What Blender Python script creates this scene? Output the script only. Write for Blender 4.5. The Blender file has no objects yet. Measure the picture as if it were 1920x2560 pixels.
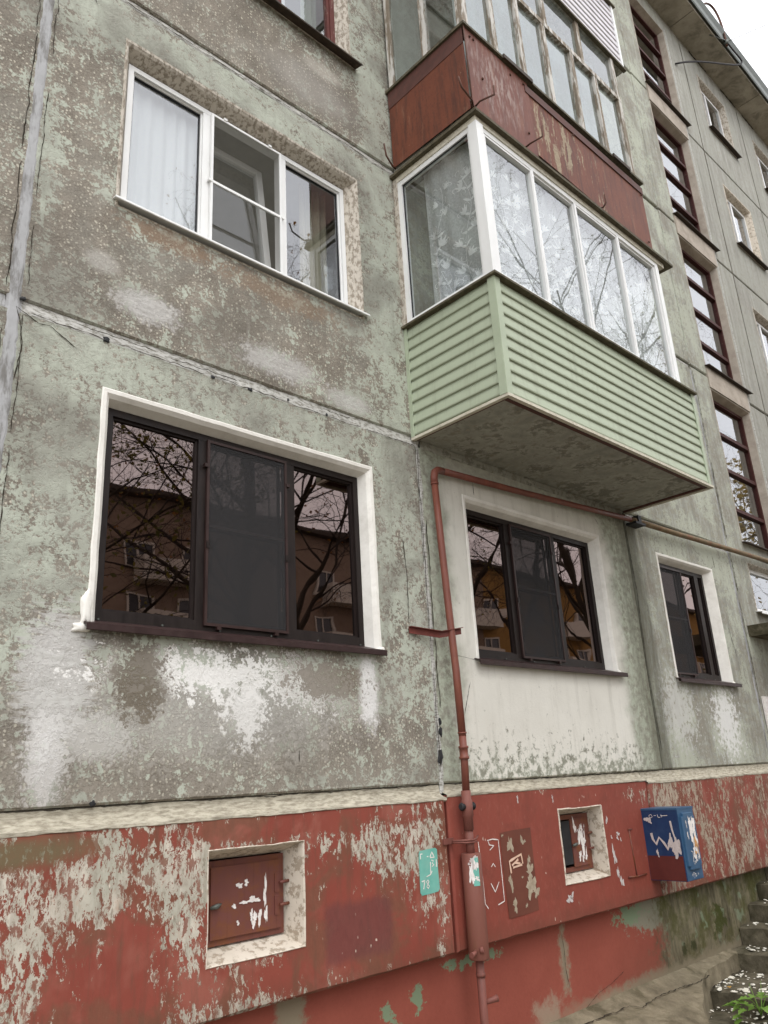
import bpy, bmesh, math, random
import numpy as np
from mathutils import Vector, Matrix

# ------------------------------------------------------------------ camera, sky, sun, exposure
SC = bpy.context.scene
COL = SC.collection

cam_d = bpy.data.cameras.new("camera")
cam = bpy.data.objects.new("camera", cam_d)
COL.objects.link(cam)
cam_d.sensor_fit = 'VERTICAL'
cam_d.sensor_height = 36.0
cam_d.lens = 36.0 * 1966.22 / 2560.0
cam_d.clip_start = 0.05
cam_d.clip_end = 2000.0
_r = (0.72867833, -0.68274215, -0.05376855)
_u = (-0.18458679, -0.27139708, 0.94460116)
_f = (0.65951165, 0.67838543, 0.32378635)
cam.matrix_world = Matrix(((_r[0], _u[0], -_f[0], 0.0),
                           (_r[1], _u[1], -_f[1], -4.0152),
                           (_r[2], _u[2], -_f[2], -2.6399),
                           (0, 0, 0, 1)))
SC.camera = cam

SUN_EL, SUN_AZ = math.radians(58), math.radians(200)     # azimuth clockwise from +Y
world = bpy.data.worlds.new("World")
SC.world = world
world.use_nodes = True
wt = world.node_tree
wt.nodes.clear()
w_out = wt.nodes.new("ShaderNodeOutputWorld")
w_bg = wt.nodes.new("ShaderNodeBackground")
w_sky = wt.nodes.new("ShaderNodeTexSky")
w_sky.sky_type = 'NISHITA'
w_sky.sun_disc = False
w_sky.sun_elevation = SUN_EL
w_sky.sun_rotation = SUN_AZ
w_sky.dust_density = 4.0
w_hs = wt.nodes.new("ShaderNodeHueSaturation")
w_hs.inputs['Saturation'].default_value = 0.12
w_tc = wt.nodes.new("ShaderNodeTexCoord")
w_no = wt.nodes.new("ShaderNodeTexNoise")
w_no.inputs['Scale'].default_value = 2.2
w_no.inputs['Detail'].default_value = 5
w_mr = wt.nodes.new("ShaderNodeMapRange")
w_mr.inputs[1].default_value = 0.3
w_mr.inputs[2].default_value = 0.7
w_mr.inputs[3].default_value = 0.86
w_mr.inputs[4].default_value = 1.1
w_mx = wt.nodes.new("ShaderNodeMix")           # cloud cover: even pale grey over the clear sky
w_mx.data_type = 'RGBA'
w_mx.inputs[0].default_value = 0.8
w_mx.inputs[7].default_value = (15.4, 15.6, 16.1, 1)
w_mul = wt.nodes.new("ShaderNodeVectorMath")
w_mul.operation = 'SCALE'
wt.links.new(w_tc.outputs['Generated'], w_no.inputs['Vector'])
wt.links.new(w_no.outputs['Fac'], w_mr.inputs[0])
wt.links.new(w_sky.outputs[0], w_hs.inputs['Color'])
wt.links.new(w_hs.outputs[0], w_mx.inputs[6])
wt.links.new(w_mx.outputs[2], w_mul.inputs[0])
wt.links.new(w_mr.outputs[0], w_mul.inputs['Scale'])
wt.links.new(w_mul.outputs[0], w_bg.inputs['Color'])
w_bg.inputs['Strength'].default_value = 0.13
wt.links.new(w_bg.outputs[0], w_out.inputs[0])

sun_d = bpy.data.lights.new("sun", 'SUN')
sun_d.energy = 0.8
sun_d.angle = math.radians(30)
sun_d.color = (1.0, 0.965, 0.92)
sun = bpy.data.objects.new("sun", sun_d)
COL.objects.link(sun)
sd = Vector((math.sin(SUN_AZ) * math.cos(SUN_EL), math.cos(SUN_AZ) * math.cos(SUN_EL), math.sin(SUN_EL)))
sun.rotation_euler = sd.to_track_quat('Z', 'Y').to_euler()
sun.location = (0, -20, 30)

SC.view_settings.view_transform = 'Standard'
SC.view_settings.look = 'None'
SC.view_settings.exposure = 0.3
SC.view_settings.gamma = 1.0
SC.view_settings.use_curve_mapping = False
SC.render.engine = 'CYCLES'
SC.cycles.use_denoising = True
SC.cycles.max_bounces = 6
SC.cycles.diffuse_bounces = 3
SC.cycles.glossy_bounces = 3
SC.cycles.transparent_max_bounces = 12
SC.cycles.caustics_reflective = False
SC.cycles.caustics_refractive = False

random.seed(7)
RNG = np.random.default_rng(7)
GROUND = -4.72
FL = 2.7                     # storey height; the joint above the ground floor is z = 0


# ------------------------------------------------------------------ materials
def S(r, g, b, k=1.0):
    def f(c):
        c /= 255.0
        return (c / 12.92 if c <= 0.04045 else ((c + 0.055) / 1.055) ** 2.4) * k
    return (f(r), f(g), f(b), 1.0)


class Nt:
    def __init__(s, name):
        s.m = bpy.data.materials.new(name)
        s.m.use_nodes = True
        s.t = s.m.node_tree
        s.t.nodes.clear()
        s.out = s.t.nodes.new("ShaderNodeOutputMaterial")
        tc = s.t.nodes.new("ShaderNodeTexCoord")
        s.P = tc.outputs['Object']
        sp = s.n("ShaderNodeSeparateXYZ", {0: s.P})
        s.x, s.y, s.z = sp.outputs
        s._rand = None

    def n(s, typ, ins=None, **props):
        nd = s.t.nodes.new(typ)
        for k, v in props.items():
            setattr(nd, k, v)
        for k, v in (ins or {}).items():
            s.set(nd.inputs[k], v)
        return nd

    def set(s, sock, v):
        if isinstance(v, bpy.types.NodeSocket):
            s.t.links.new(v, sock)
        else:
            if sock.type == 'RGBA' and len(v) == 3:
                v = (*v, 1)
            sock.default_value = v

    def rnd(s):
        if s._rand is None:
            s._rand = s.n("ShaderNodeObjectInfo").outputs['Random']
        return s._rand

    def M(s, op, a, b=0.0, c=0.0, clamp=False):
        nd = s.n("ShaderNodeMath", {0: a, 1: b, 2: c}, operation=op)
        nd.use_clamp = clamp
        return nd.outputs[0]

    def add(s, a, b): return s.M('ADD', a, b)
    def sub(s, a, b): return s.M('SUBTRACT', a, b)
    def mul(s, a, b): return s.M('MULTIPLY', a, b)

    def mr(s, v, a, b, c=0.0, d=1.0, smooth=False):
        return s.n("ShaderNodeMapRange", {0: v, 1: a, 2: b, 3: c, 4: d},
                   interpolation_type='SMOOTHSTEP' if smooth else 'LINEAR').outputs[0]

    def vs(s, v, k):
        return s.n("ShaderNodeVectorMath", {0: v, 1: k}, operation='MULTIPLY').outputs[0]

    def va(s, a, b):
        return s.n("ShaderNodeVectorMath", {0: a, 1: b}, operation='ADD').outputs[0]

    def noise(s, v, scale, detail=4.0, rough=0.55, dist=0.0, col=False):
        nd = s.n("ShaderNodeTexNoise", {'Vector': v, 'Scale': scale, 'Detail': detail, 'Roughness': rough, 'Distortion': dist})
        return nd.outputs['Color' if col else 'Fac']

    def vor(s, v, scale, feature='F1', out='Distance', rand=1.0):
        nd = s.n("ShaderNodeTexVoronoi", {'Vector': v, 'Scale': scale, 'Randomness': rand}, feature=feature)
        return nd.outputs[out]

    def mix(s, f, a, b):
        nd = s.n("ShaderNodeMix", {0: f, 6: a, 7: b}, data_type='RGBA')
        return nd.outputs[2]

    def warp(s, v, scale, amp):
        c = s.noise(v, scale, 3, 0.6, col=True)
        d = s.n("ShaderNodeVectorMath", {0: c, 1: (0.5, 0.5, 0.5)}, operation='SUBTRACT').outputs[0]
        return s.va(v, s.vs(d, (amp, amp, amp)))

    def ell(s, cx, cz, rx, rz, n=None, amp=0.0, soft=0.5):
        v = s.n("ShaderNodeVectorMath", {0: s.P, 1: (1 / rx, 0, 1 / rz), 2: (-cx / rx, 0, -cz / rz)}, operation='MULTIPLY_ADD').outputs[0]
        d = s.n("ShaderNodeVectorMath", {0: v}, operation='LENGTH').outputs['Value']
        if n is not None:
            d = s.M('MULTIPLY_ADD', n, amp, s.M('ADD', d, -0.5 * amp))
        return s.mr(d, 1.0 + soft, 1.0 - soft, 0.0, 1.0, True)

    def band(s, v, a, b, soft):
        return s.mul(s.mr(v, a - soft, a + soft, 0, 1, True), s.mr(v, b - soft, b + soft, 1, 0, True))

    def bump(s, h, strength=0.5, dist=0.01):
        return s.n("ShaderNodeBump", {'Height': h, 'Strength': strength, 'Distance': dist}).outputs[0]

    def fin(s, color, rough=0.8, normal=None, spec=0.3, metal=0.0, **kw):
        b = s.n("ShaderNodeBsdfPrincipled", {'Base Color': color, 'Roughness': rough, 'Specular IOR Level': spec, 'Metallic': metal})
        if normal is not None:
            s.set(b.inputs['Normal'], normal)
        for k, v in kw.items():
            s.set(b.inputs[k], v)
        s.t.links.new(b.outputs[0], s.out.inputs[0])
        return s.m


def mat_wall(zone):
    """flaking green paint; zone picks the stretch of wall (left, mid, right)"""
    g = Nt("weathered_wall_paint_" + zone)
    P = g.P
    if zone == 'left':
        Pw = g.warp(P, 11.0, 0.05)
        big = g.noise(P, 2.3, 3, 0.6, 0.6)
        fl1 = g.noise(Pw, 9.0, 5, 0.72)
        fl2 = g.noise(Pw, 34.0, 4, 0.74)
        main = g.add(g.mul(fl1, .5), g.mul(fl2, .5))
        mid = g.noise(P, 3.6, 3, 0.6)
        cloud = g.noise(P, 1.25, 5, .6, .6)
        rain = g.noise(g.vs(P, (11, 11, .8)), 1.0, 4, .65)
        bias = g.mul(g.sub(mid, 0.5), 0.24)
        e = g.ell
        for (cx, cz, rx, rz, k) in ((1.45, 1.5, .22, .75, -.06), (1.42, .72, .3, .3, -.07), (1.45, 2.35, .32, .3, .06), (1.27, 1.0, .1, .5, .08),
                                    (2.75, 2.46, 1.2, .17, .075), (2.6, .45, 1.3, .42, -.06), (4.03, 1.2, .2, 1.4, .05), (2.5, 3.1, 1.3, .42, -.09),
                                    (4.05, 3.3, .22, .8, .05), (1.4, -.75, .3, 1.0, .035), (2.6, -.25, 1.3, .2, .035), (4.05, -.9, .22, .9, .035),
                                    (2.4, -2.35, 1.6, .42, -.06), (.8, 1.0, .33, 2.6, -.05)):
            bias = g.add(bias, g.mul(e(cx, cz, rx, rz, big, 1.2, .55), k))
        val = g.add(main, bias)
        paint = g.mr(val, 0.474, 0.520, 0, 1, True)
        brown = g.mix(g.mr(mid, .35, .65), S(116, 108, 98), S(152, 143, 131))
        grit = g.noise(P, 85, 3, 0.7)
        brown = g.mix(g.mr(grit, 0.36, 0.66), g.mix(.3, brown, S(86, 80, 72)), g.mix(.35, brown, S(176, 170, 158)))
        vr = g.n("ShaderNodeTexVoronoi", {'Vector': g.va(P, g.vs(g.noise(P, 40, 1, .5, col=True), (.018, .018, .018))), 'Scale': 46.0})
        sr = g.n("ShaderNodeSeparateColor", {0: vr.outputs['Color']}).outputs[0]
        speck = g.mul(g.mr(vr.outputs['Distance'], 0.40, 0.26, 0, 1), g.mr(g.add(sr, g.mul(g.sub(big, 0.5), 1.0)), 0.50, 0.56))
        brown = g.mix(g.mul(speck, 0.85), brown, g.mix(sr, S(176, 170, 152), S(206, 200, 184)))
        green = g.mix(mid, S(168, 173, 159), S(195, 200, 186))
        green = g.mix(g.mr(main, 0.42, 0.6), g.mix(.45, green, S(158, 154, 144)), green)
        green = g.mix(g.mr(grit, .5, .7, 0, .25), green, S(150, 152, 134))
        col = g.mix(paint, brown, green)
        film = g.mr(g.add(big, g.mul(g.sub(main, .5), .25)), 0.46, 0.66, 0, 0.38, True)
        col = g.mix(film, col, S(148, 145, 136))
        col = g.mix(g.mr(g.add(cloud, g.mul(g.sub(fl2, .5), .2)), .48, .68, 0, .55, True), col, S(112, 107, 99))
        col = g.mix(g.mr(rain, .54, .74, 0, .4), col, S(118, 114, 104))
        col = g.mix(g.mr(rain, .40, .26, 0, .25), col, S(188, 188, 180))
        nz = main
        brush = g.noise(g.vs(P, (9.0, 9.0, 44.0)), 1.0, 3, 0.65)
        grey_pl = g.mix(g.mr(brush, .3, .7), S(180, 177, 173), S(210, 208, 205))
        def patch(cx, cz, rx, rz, k, c=S(206, 203, 198), amp=2.2, soft=0.45, n=None):
            nonlocal col
            col = g.mix(g.mul(g.ell(cx, cz, rx, rz, nz if n is None else n, amp, soft), k), col, c)
        patch(1.63, 0.45, 0.10, 0.07, 0.7, S(176, 172, 165), 1.2, .5)
        patch(1.95, 0.25, 0.20, 0.10, 0.75, grey_pl, 4.0, .45)
        patch(2.95, 0.2, 0.3, 0.10, 0.65, grey_pl, 4.5, .45)
        patch(3.6, 0.10, 0.2, 0.07, 0.55, grey_pl, 4.5, .45)
        patch(3.45, 3.3, 0.2, 0.08, 0.5, S(196, 190, 180), 1.5)
        patch(3.3, 3.02, 0.42, 0.2, 0.4, S(176, 172, 166), 1.5, .6)
        patch(1.55, -2.05, 0.18, 0.32, 0.85, grey_pl, 2.4, 0.25, brush)
        patch(1.53, -2.45, 0.09, 0.2, 0.8, S(226, 224, 222), 6.0, 0.4)
        patch(1.75, -2.35, 0.2, 0.12, 0.6, S(214, 212, 208), 5.0, 0.4)
        patch(2.5, -2.2, 0.85, 0.26, 0.5, S(186, 184, 178), 6.0, 0.5)
        patch(2.42, -2.0, 0.5, 0.11, 1.0, S(232, 230, 226), 9.0, 0.22)
        patch(2.68, -2.16, 0.13, 0.2, 0.9, S(224, 222, 218), 7.0, 0.3)
        patch(3.15, -2.03, 0.32, 0.14, 0.8, S(224, 222, 218), 8.0, 0.25)
        patch(3.66, -2.05, 0.08, 0.24, 0.9, S(226, 224, 222), 4.0, 0.4)
        patch(2.0, -2.06, 0.15, 0.17, 0.9, S(110, 101, 88), 6.5, 0.25)
        patch(3.3, -2.0, 0.3, 0.12, 0.8, S(118, 108, 94), 7.0, 0.25)
        patch(2.1, .82, .3, .08, .5, S(140, 112, 88), 5.0, .5)
        patch(3.0, .78, .45, .09, .45, S(142, 118, 96), 5.0, .5)
        lowg = g.mr(g.z, -2.2, -2.6, 0, .5, True)
        col = g.mix(g.mul(lowg, g.mr(main, .62, .4)), col, S(140, 133, 122))
        hgt = val
    elif zone == 'mid':
        Pw = g.warp(P, 9.0, 0.05)
        big = g.noise(P, 2.3, 3, 0.6, 0.6)
        main = g.noise(Pw, 14.0, 5, 0.72)
        base = g.mix(g.mr(main, .4, .58), S(132, 128, 116), S(176, 182, 164))
        streak = g.noise(g.vs(P, (9.0, 9.0, 0.9)), 1.0, 4, 0.65)
        base = g.mix(g.mr(streak, .35, .65, 0, .6), base, S(160, 162, 148))
        cx = g.band(g.add(g.x, g.mul(g.sub(big, 0.5), 0.5)), 4.60, 7.05, 0.14)
        cz = g.mr(g.z, -0.16, -.34, .35, 1)
        hole = g.mr(g.add(main, g.mul(g.mr(g.z, -2.2, -2.7), -0.24)), 0.26, 0.36, 0, 1)
        cream_m = g.mul(g.mul(cx, cz), hole)
        cream = g.mix(g.noise(P, 2.0, 4, 0.6), S(204, 200, 190), S(230, 227, 218))
        scuff = g.mr(g.noise(g.vs(P, (30, 30, 9)), 1.0, 4, 0.78), 0.62, 0.72, 0, 0.55)
        cream = g.mix(scuff, cream, S(150, 147, 136))
        cream = g.mix(g.mr(streak, .52, .7, 0, .3), cream, S(160, 155, 142))
        col = g.mix(cream_m, base, cream)
        wet = g.mr(g.add(g.x, g.mul(g.sub(streak, 0.5), 0.5)), 7.2, 7.45, 0, .75, True)
        col = g.mix(wet, col, g.mix(main, S(84, 82, 70), S(124, 122, 106)))
        hgt = main
    else:
        main = g.noise(g.warp(P, 9, .04), 15.0, 5, 0.72)
        streak = g.noise(g.vs(P, (8.0, 8.0, 0.9)), 1.0, 4, 0.65)
        streak2 = g.noise(g.vs(P, (30.0, 30.0, 3.0)), 1.0, 4, 0.7)
        cloud = g.noise(P, 1.7, 4, .6, .5)
        col = g.mix(g.mr(streak, .3, .7), S(132, 129, 121), S(180, 183, 172))
        col = g.mix(g.mr(streak2, 0.42, 0.62, 0, 0.5), col, S(142, 137, 127))
        col = g.mix(g.mr(g.add(main, g.mul(g.sub(cloud, 0.5), 0.6)), 0.49, 0.53, 0, 0.6), col, S(188, 192, 174))
        col = g.mix(g.mr(g.add(main, g.mul(g.sub(cloud, 0.5), -0.6)), 0.53, 0.57, 0, 0.5), col, S(128, 118, 105))
        far = g.mr(g.x, 9.9, 12.5, 0, 1, True)
        r2 = g.mix(g.mr(streak, .3, .7), S(138, 136, 129), S(174, 173, 165))
        r2 = g.mix(g.mr(cloud, .45, .65, 0, .6), r2, S(156, 155, 147))
        r2 = g.mix(g.mr(main, .5, .6, 0, .3), r2, S(126, 118, 106))
        col = g.mix(g.mul(far, .85), col, r2)
        def patch(cx, cz, rx, rz, k, c, amp, soft):
            nonlocal col
            col = g.mix(g.mul(g.ell(cx, cz, rx, rz, main, amp, soft), k), col, c)
        patch(9.1, -2.2, 0.26, 0.34, 0.9, S(222, 221, 218), 6.0, 0.4)
        patch(8.0, -2.1, 0.3, 0.32, 0.6, S(210, 209, 204), 6.0, 0.4)
        wet = g.mul(g.mr(g.add(g.x, g.mul(g.sub(streak, 0.5), 0.5)), 7.55, 7.85, 1, 0, True), g.mr(g.z, 0.0, -0.2))
        col = g.mix(g.mul(wet, .75), col, S(88, 87, 74))
        hgt = main
    if zone == 'left':
        h = g.add(g.mr(main, .47, .53, 0, .8), g.mul(g.noise(P, 120, 2, 0.6), 0.35))
    else:
        h = g.add(g.mul(g.noise(P, 15, 4, .75), 1.0), g.mul(g.noise(P, 120, 2, 0.6), 0.3))
    return g.fin(col, 0.92, g.bump(h, 0.5, 0.006), 0.12)


def mat_plinth(zone):
    g = Nt("peeling_red_plinth_" + zone)
    P = g.P
    Pw = g.warp(g.vs(P, (1, 1, 0.5)), 11.0, 0.055)
    n1 = g.noise(Pw, 11.0, 6, 0.78)
    n2 = g.noise(Pw, 34.0, 4, 0.72)
    lowf = g.noise(P, 2.4, 3, .6, .4)
    gone = g.mul(g.sub(lowf, .5), .32)
    spots = {'left': ((2.0, -2.98, 0.5, 0.2, 0.10), (1.45, -3.15, 0.3, 0.3, 0.10), (1.4, -3.65, .3, .14, .12), (3.95, -3.05, 0.25, 0.3, 0.10), (3.3, -2.98, 0.35, 0.12, 0.07), (2.3, -3.1, .14, .4, .06), (1.85, -3.1, .1, .3, .06),
                      (2.5, -3.70, 0.6, 0.06, 0.07), (1.95, -3.62, 0.35, 0.14, -0.10), (3.4, -3.45, 0.5, 0.25, -0.16), (2.0, -3.3, 0.14, 0.3, -0.07), (2.75, -3.6, .4, .08, -.06),
                      (2.75, -2.85, 0.6, 0.05, -0.12), (3.62, -3.2, 0.12, 0.3, 0.07), (3.3, -2.85, 0.2, 0.05, -0.10), (4.12, -3.4, .1, .3, .06), (3.85, -3.62, .3, .08, -.08), (4.12, -3.66, .08, .06, .1)),
             'mid': ((6.75, -2.86, 0.35, 0.10, 0.17), (6.9, -3.0, .14, .12, .10), (5.4, -2.77, 1.0, .03, .10), (6.6, -3.7, .3, .03, .08)),
             'right': ((7.6, -3.4, 0.3, 0.2, -0.08), (8.6, -3.0, 0.4, 0.2, -0.05), (7.35, -2.95, .2, .2, .08))}[zone]
    for cx, cz, rx, rz, k in spots:
        gone = g.add(gone, g.mul(g.ell(cx, cz, rx, rz, n1, 1.6, 0.6), k))
    v2 = g.add(g.add(n1, g.mul(g.sub(n2, .5), .6)), g.add(gone, {'left': -0.062, 'mid': -0.22, 'right': 0.0}[zone]))
    bare = g.mr(v2, 0.516, 0.534, 0, 1)
    edge = g.mr(v2, 0.47, 0.518, 0, 1, True)
    red = g.mix(lowf, S(126, 62, 52), S(146, 78, 65))
    runs = g.noise(g.vs(P, (22, 22, 2.4)), 1.0, 4, 0.65)
    red = g.mix(g.mr(runs, 0.5, 0.75, 0, 0.5 if zone != 'mid' else .16), red, S(118, 66, 54))
    if zone == 'mid':
        red = g.mix(g.mr(g.noise(P, 4.5, 5, .68, .4), .5, .66, 0, .4), red, S(112, 62, 52))
        red = g.mix(g.mr(n2, .52, .7, 0, .3), red, S(158, 98, 84))
    if zone != 'mid':
        fade = g.mr(g.noise(P, 1.9, 4, 0.65, 0.5), 0.5, 0.64, 0, .5, True)
        red = g.mix(fade, red, S(160, 104, 90))
        dirty = g.mr(g.noise(P, 3.1, 4, 0.65, 0.5), 0.46, 0.6, 0, .8, True)
        red = g.mix(dirty, red, g.mix(n2, S(100, 66, 52), S(134, 88, 70)))
    con = g.mix(g.mr(g.noise(Pw, 14, 4, 0.65), .3, .7), S(160, 152, 138), S(208, 200, 186))
    con = g.mix(g.mr(lowf, 0.5, 0.62, 0, 0.5), con, S(164, 165, 150))
    con = g.mix(g.mr(n1, 0.60, 0.70, 0, 0.5), con, S(188, 146, 124))
    con = g.mix(g.mr(n2, .58, .66, 0, .6), con, S(112, 96, 80))
    if zone == 'right':
        con = g.mix(.5, con, g.mix(n1, S(118, 96, 76), S(160, 138, 112)))
    col = g.mix(g.mul(edge, 0.6), red, g.mix(n2, S(92, 58, 46), S(146, 104, 86)))
    isl = g.mul(g.mr(g.noise(Pw, 24, 5, .75), .535, .56), .85)
    col = g.mix(g.mul(bare, g.sub(1.0, isl)), col, con)
    col = g.mix(g.mr(runs, .52, .7, 0, .35 if zone != 'mid' else .1), col, S(96, 76, 62))
    if zone == 'left':
        rx = g.band(g.add(g.x, g.mul(g.sub(n1, 0.5), 0.12)), 3.2, 3.72, 0.03)
        rz = g.band(g.add(g.z, g.mul(g.sub(n1, 0.5), 0.1)), -3.62, -3.31, 0.03)
        col = g.mix(g.mul(g.mul(rx, rz), 0.75), col, g.mix(n2, S(92, 54, 52), S(120, 72, 68)))
        col = g.mix(g.mul(g.ell(1.35, -2.86, 0.4, 0.06, n1, 1.5, 0.6), 0.75), col, S(104, 100, 74))
    col = g.mix(g.mr(g.add(g.z, g.mul(g.sub(n1, 0.5), 0.25)), -3.60, -3.77, 0, 0.4), col, S(84, 66, 52))
    chip = g.mul(g.mr(g.vor(Pw, 24), 0.13, 0.09), g.mul(g.mr(lowf, 0.54, 0.58), g.mr(n1, .44, .5)))
    col = g.mix(g.mul(chip, 0.9), col, S(212, 196, 180))
    h = g.add(g.mul(g.noise(Pw, 6.5, 4, 0.72), 1.0), g.mul(g.noise(P, 130, 2, 0.6), 0.25))
    return g.fin(col, g.mr(bare, 0, 1, 0.65, 0.92), g.bump(h, 0.45, 0.006), 0.2)


def mat_foundation():
    g = Nt("foundation_render")
    P = g.P
    Pw = g.warp(P, 7.0, 0.08)
    n1 = g.noise(Pw, 11, 5, 0.75)
    n2 = g.noise(P, 40, 4, 0.65)
    red = g.mix(g.noise(P, 2.5, 4, 0.6), S(132, 68, 56), S(152, 84, 70))
    red = g.mix(g.mr(n2, 0.45, 0.75, 0, 0.25), red, S(116, 60, 50))
    col = red
    def patch(cx, cz, rx, rz, k, c, amp=1.6, soft=0.2):
        nonlocal col
        col = g.mix(g.mul(g.ell(cx, cz, rx, rz, n1, amp, soft), k), col, c)
    gre = S(120, 134, 108)
    patch(4.55, -3.82, 0.26, 0.03, 1, gre, 7.0)
    patch(4.02, -3.95, 0.05, 0.06, 1, gre, 6.0)
    patch(3.75, -4.0, 0.045, 0.06, 1, gre, 6.0)
    patch(3.8, -4.12, 0.05, 0.08, 0.9, gre, 9.0)
    patch(5.62, -4.0, 0.06, 0.2, 0.9, S(140, 130, 110), 3.0, 0.4)
    patch(5.35, -4.33, 0.15, 0.12, 0.9, S(150, 130, 112), 3.0, 0.5)
    patch(3.02, -3.95, 0.10, 0.5, 0.9, S(132, 124, 104), 2.6, 0.35)
    patch(6.9, -3.86, 0.33, 0.13, 1, S(132, 128, 112), 3.5, 0.2)
    patch(6.62, -3.83, 0.18, 0.06, 1, gre, 7, 0.2)
    rm = g.mr(g.add(g.x, g.add(g.mul(g.sub(n1, 0.5), 0.9), g.mul(g.z, -0.0))), 6.9, 7.25, 0, 1, True)
    mud = g.mix(g.mr(g.noise(g.vs(P, (11, 11, 3.0)), 1.0, 6, 0.72), .3, .7), S(54, 50, 37), S(134, 126, 102))
    mud = g.mix(g.mr(g.noise(Pw, 4, 5, 0.7), 0.46, 0.62, 0, 0.85), mud, g.mix(n2, S(52, 55, 24), S(92, 92, 48)))
    mud = g.mix(g.mr(g.noise(Pw, 6, 3, 0.6), 0.6, 0.66, 0, 0.6), mud, S(128, 142, 118))
    col = g.mix(rm, col, mud)
    patch(8.25, -4.1, 0.12, 0.12, 0.9, S(56, 62, 18), 6.0, 0.5)
    patch(7.45, -4.24, 0.06, 0.05, 0.9, S(44, 50, 18), 6.0, 0.5)
    patch(7.65, -4.22, 0.05, 0.04, 0.9, S(44, 50, 18), 6.0, 0.5)
    foot = g.mr(g.add(g.z, g.mul(g.sub(n1, 0.5), 0.22)), -4.27, -4.36, 0, 0.9, True)
    col = g.mix(g.mul(foot, g.mr(g.x, 5.0, 6.2)), col, g.mix(n1, S(104, 96, 80), S(166, 154, 130)))
    dirt = g.mul(g.mr(g.x, 6.1, 6.8), g.mr(g.z, -4.02, -4.3, 0, 0.55))
    col = g.mix(g.mul(dirt, n1), col, S(78, 66, 52))
    return g.fin(col, 0.85, g.bump(g.add(g.mul(n1, 0.7), g.mul(n2, 0.4)), 0.5, 0.008), 0.2)


def mat_concrete(name, a, b, sc=6.0, dirt=0.4, dcol=(70, 66, 55), bstr=0.5):
    g = Nt(name)
    n1 = g.noise(g.warp(g.P, 6, 0.05), sc, 6, 0.66)
    n2 = g.noise(g.P, 90, 3, 0.65)
    col = g.mix(g.mr(n1, 0.3, 0.7), S(*a), S(*b))
    col = g.mix(g.mul(g.mr(g.noise(g.P, 2.4, 6, 0.68, 0.6), 0.47, 0.66, 0, 1, True), dirt), col, S(*dcol))
    col = g.mix(g.mr(n2, 0.35, 0.75, 0, 0.3), col, S(*a, 0.75))
    return g.fin(col, 0.92, g.bump(g.add(n1, g.mul(n2, 0.4)), bstr, 0.008), 0.15)


def mat_paint(name, a, b=None, rough=0.5, sc=7.0, dirt=0.0, dcol=(80, 72, 60), spec=0.35, vert=1.0, bstr=0.12, metal=0.0, var=0.0):
    g = Nt(name)
    b = b or tuple(min(255, c + 10) for c in a)
    Pv = g.vs(g.P, (1, 1, vert))
    n1 = g.noise(Pv, sc, 5, 0.62)
    col = g.mix(g.mr(n1, 0.3, 0.7), S(*a), S(*b))
    if dirt:
        d = g.mr(g.noise(g.warp(Pv, 9, 0.04), sc * 1.9, 6, 0.72), 0.5, 0.68, 0, dirt)
        col = g.mix(d, col, S(*dcol))
    if var:
        col = g.mix(g.mul(g.rnd(), var), col, S(*dcol))
    h = g.add(n1, g.mul(g.noise(g.P, 120, 3, 0.6), 0.4))
    return g.fin(col, g.mr(n1, 0.3, 0.7, max(0.05, rough - 0.08), min(1, rough + 0.08)), g.bump(h, bstr, 0.004), spec, metal)


def mat_flake(name, under_a, under_b, top_a, top_b, cover=0.5, sc=12.0, vert=1.0, rough=0.75, topn=0.02):
    """Paint (top) flaking off an older surface (under)."""
    g = Nt(name)
    Pv = g.warp(g.vs(g.P, (1, 1, vert)), 10, 0.04)
    n1 = g.noise(Pv, sc, 6, 0.68)
    th = 0.5 + (0.5 - cover) * 0.36
    m = g.mr(n1, th - topn, th + topn, 0, 1, True)
    n2 = g.noise(g.P, 9, 4, 0.6)
    col = g.mix(m, g.mix(n2, S(*under_a), S(*under_b)), g.mix(n2, S(*top_a), S(*top_b)))
    h = g.add(g.mul(m, 0.8), g.mul(g.noise(g.P, 100, 3, 0.6), 0.4))
    return g.fin(col, rough, g.bump(h, 0.4, 0.004), 0.25)


def mat_glass(name, tint, refl, r0=0.15, wave=0.0, wsc=1.6, film=0.0):
    """double glazing: Schlick reflectance over a clear tinted sheet"""
    g = Nt(name)
    tr = g.n("ShaderNodeBsdfTransparent", {'Color': tint})
    gl = g.n("ShaderNodeBsdfGlossy", {'Color': refl, 'Roughness': 0.012})
    fc = g.n("ShaderNodeLayerWeight", {'Blend': 0.5}).outputs['Facing']
    fr = g.add(g.mul(g.M('POWER', fc, 5.0), 1.0 - r0), r0)
    if wave:
        geo = g.n("ShaderNodeNewGeometry").outputs['Position']
        nm = g.bump(g.noise(geo, wsc, 2, 0.4), wave, 0.02)
        g.set(gl.inputs['Normal'], nm)
    mx = g.n("ShaderNodeMixShader", {0: fr, 1: tr.outputs[0], 2: gl.outputs[0]})
    last = mx.outputs[0]
    if film:
        df = g.n("ShaderNodeBsdfDiffuse", {'Color': S(190, 190, 184)})
        nf = g.mr(g.noise(g.P, 5, 4, 0.65), 0.3, 0.75, film * 0.4, film)
        last = g.n("ShaderNodeMixShader", {0: nf, 1: last, 2: df.outputs[0]}).outputs[0]
    g.t.links.new(last, g.out.inputs[0])
    return g.m


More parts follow.
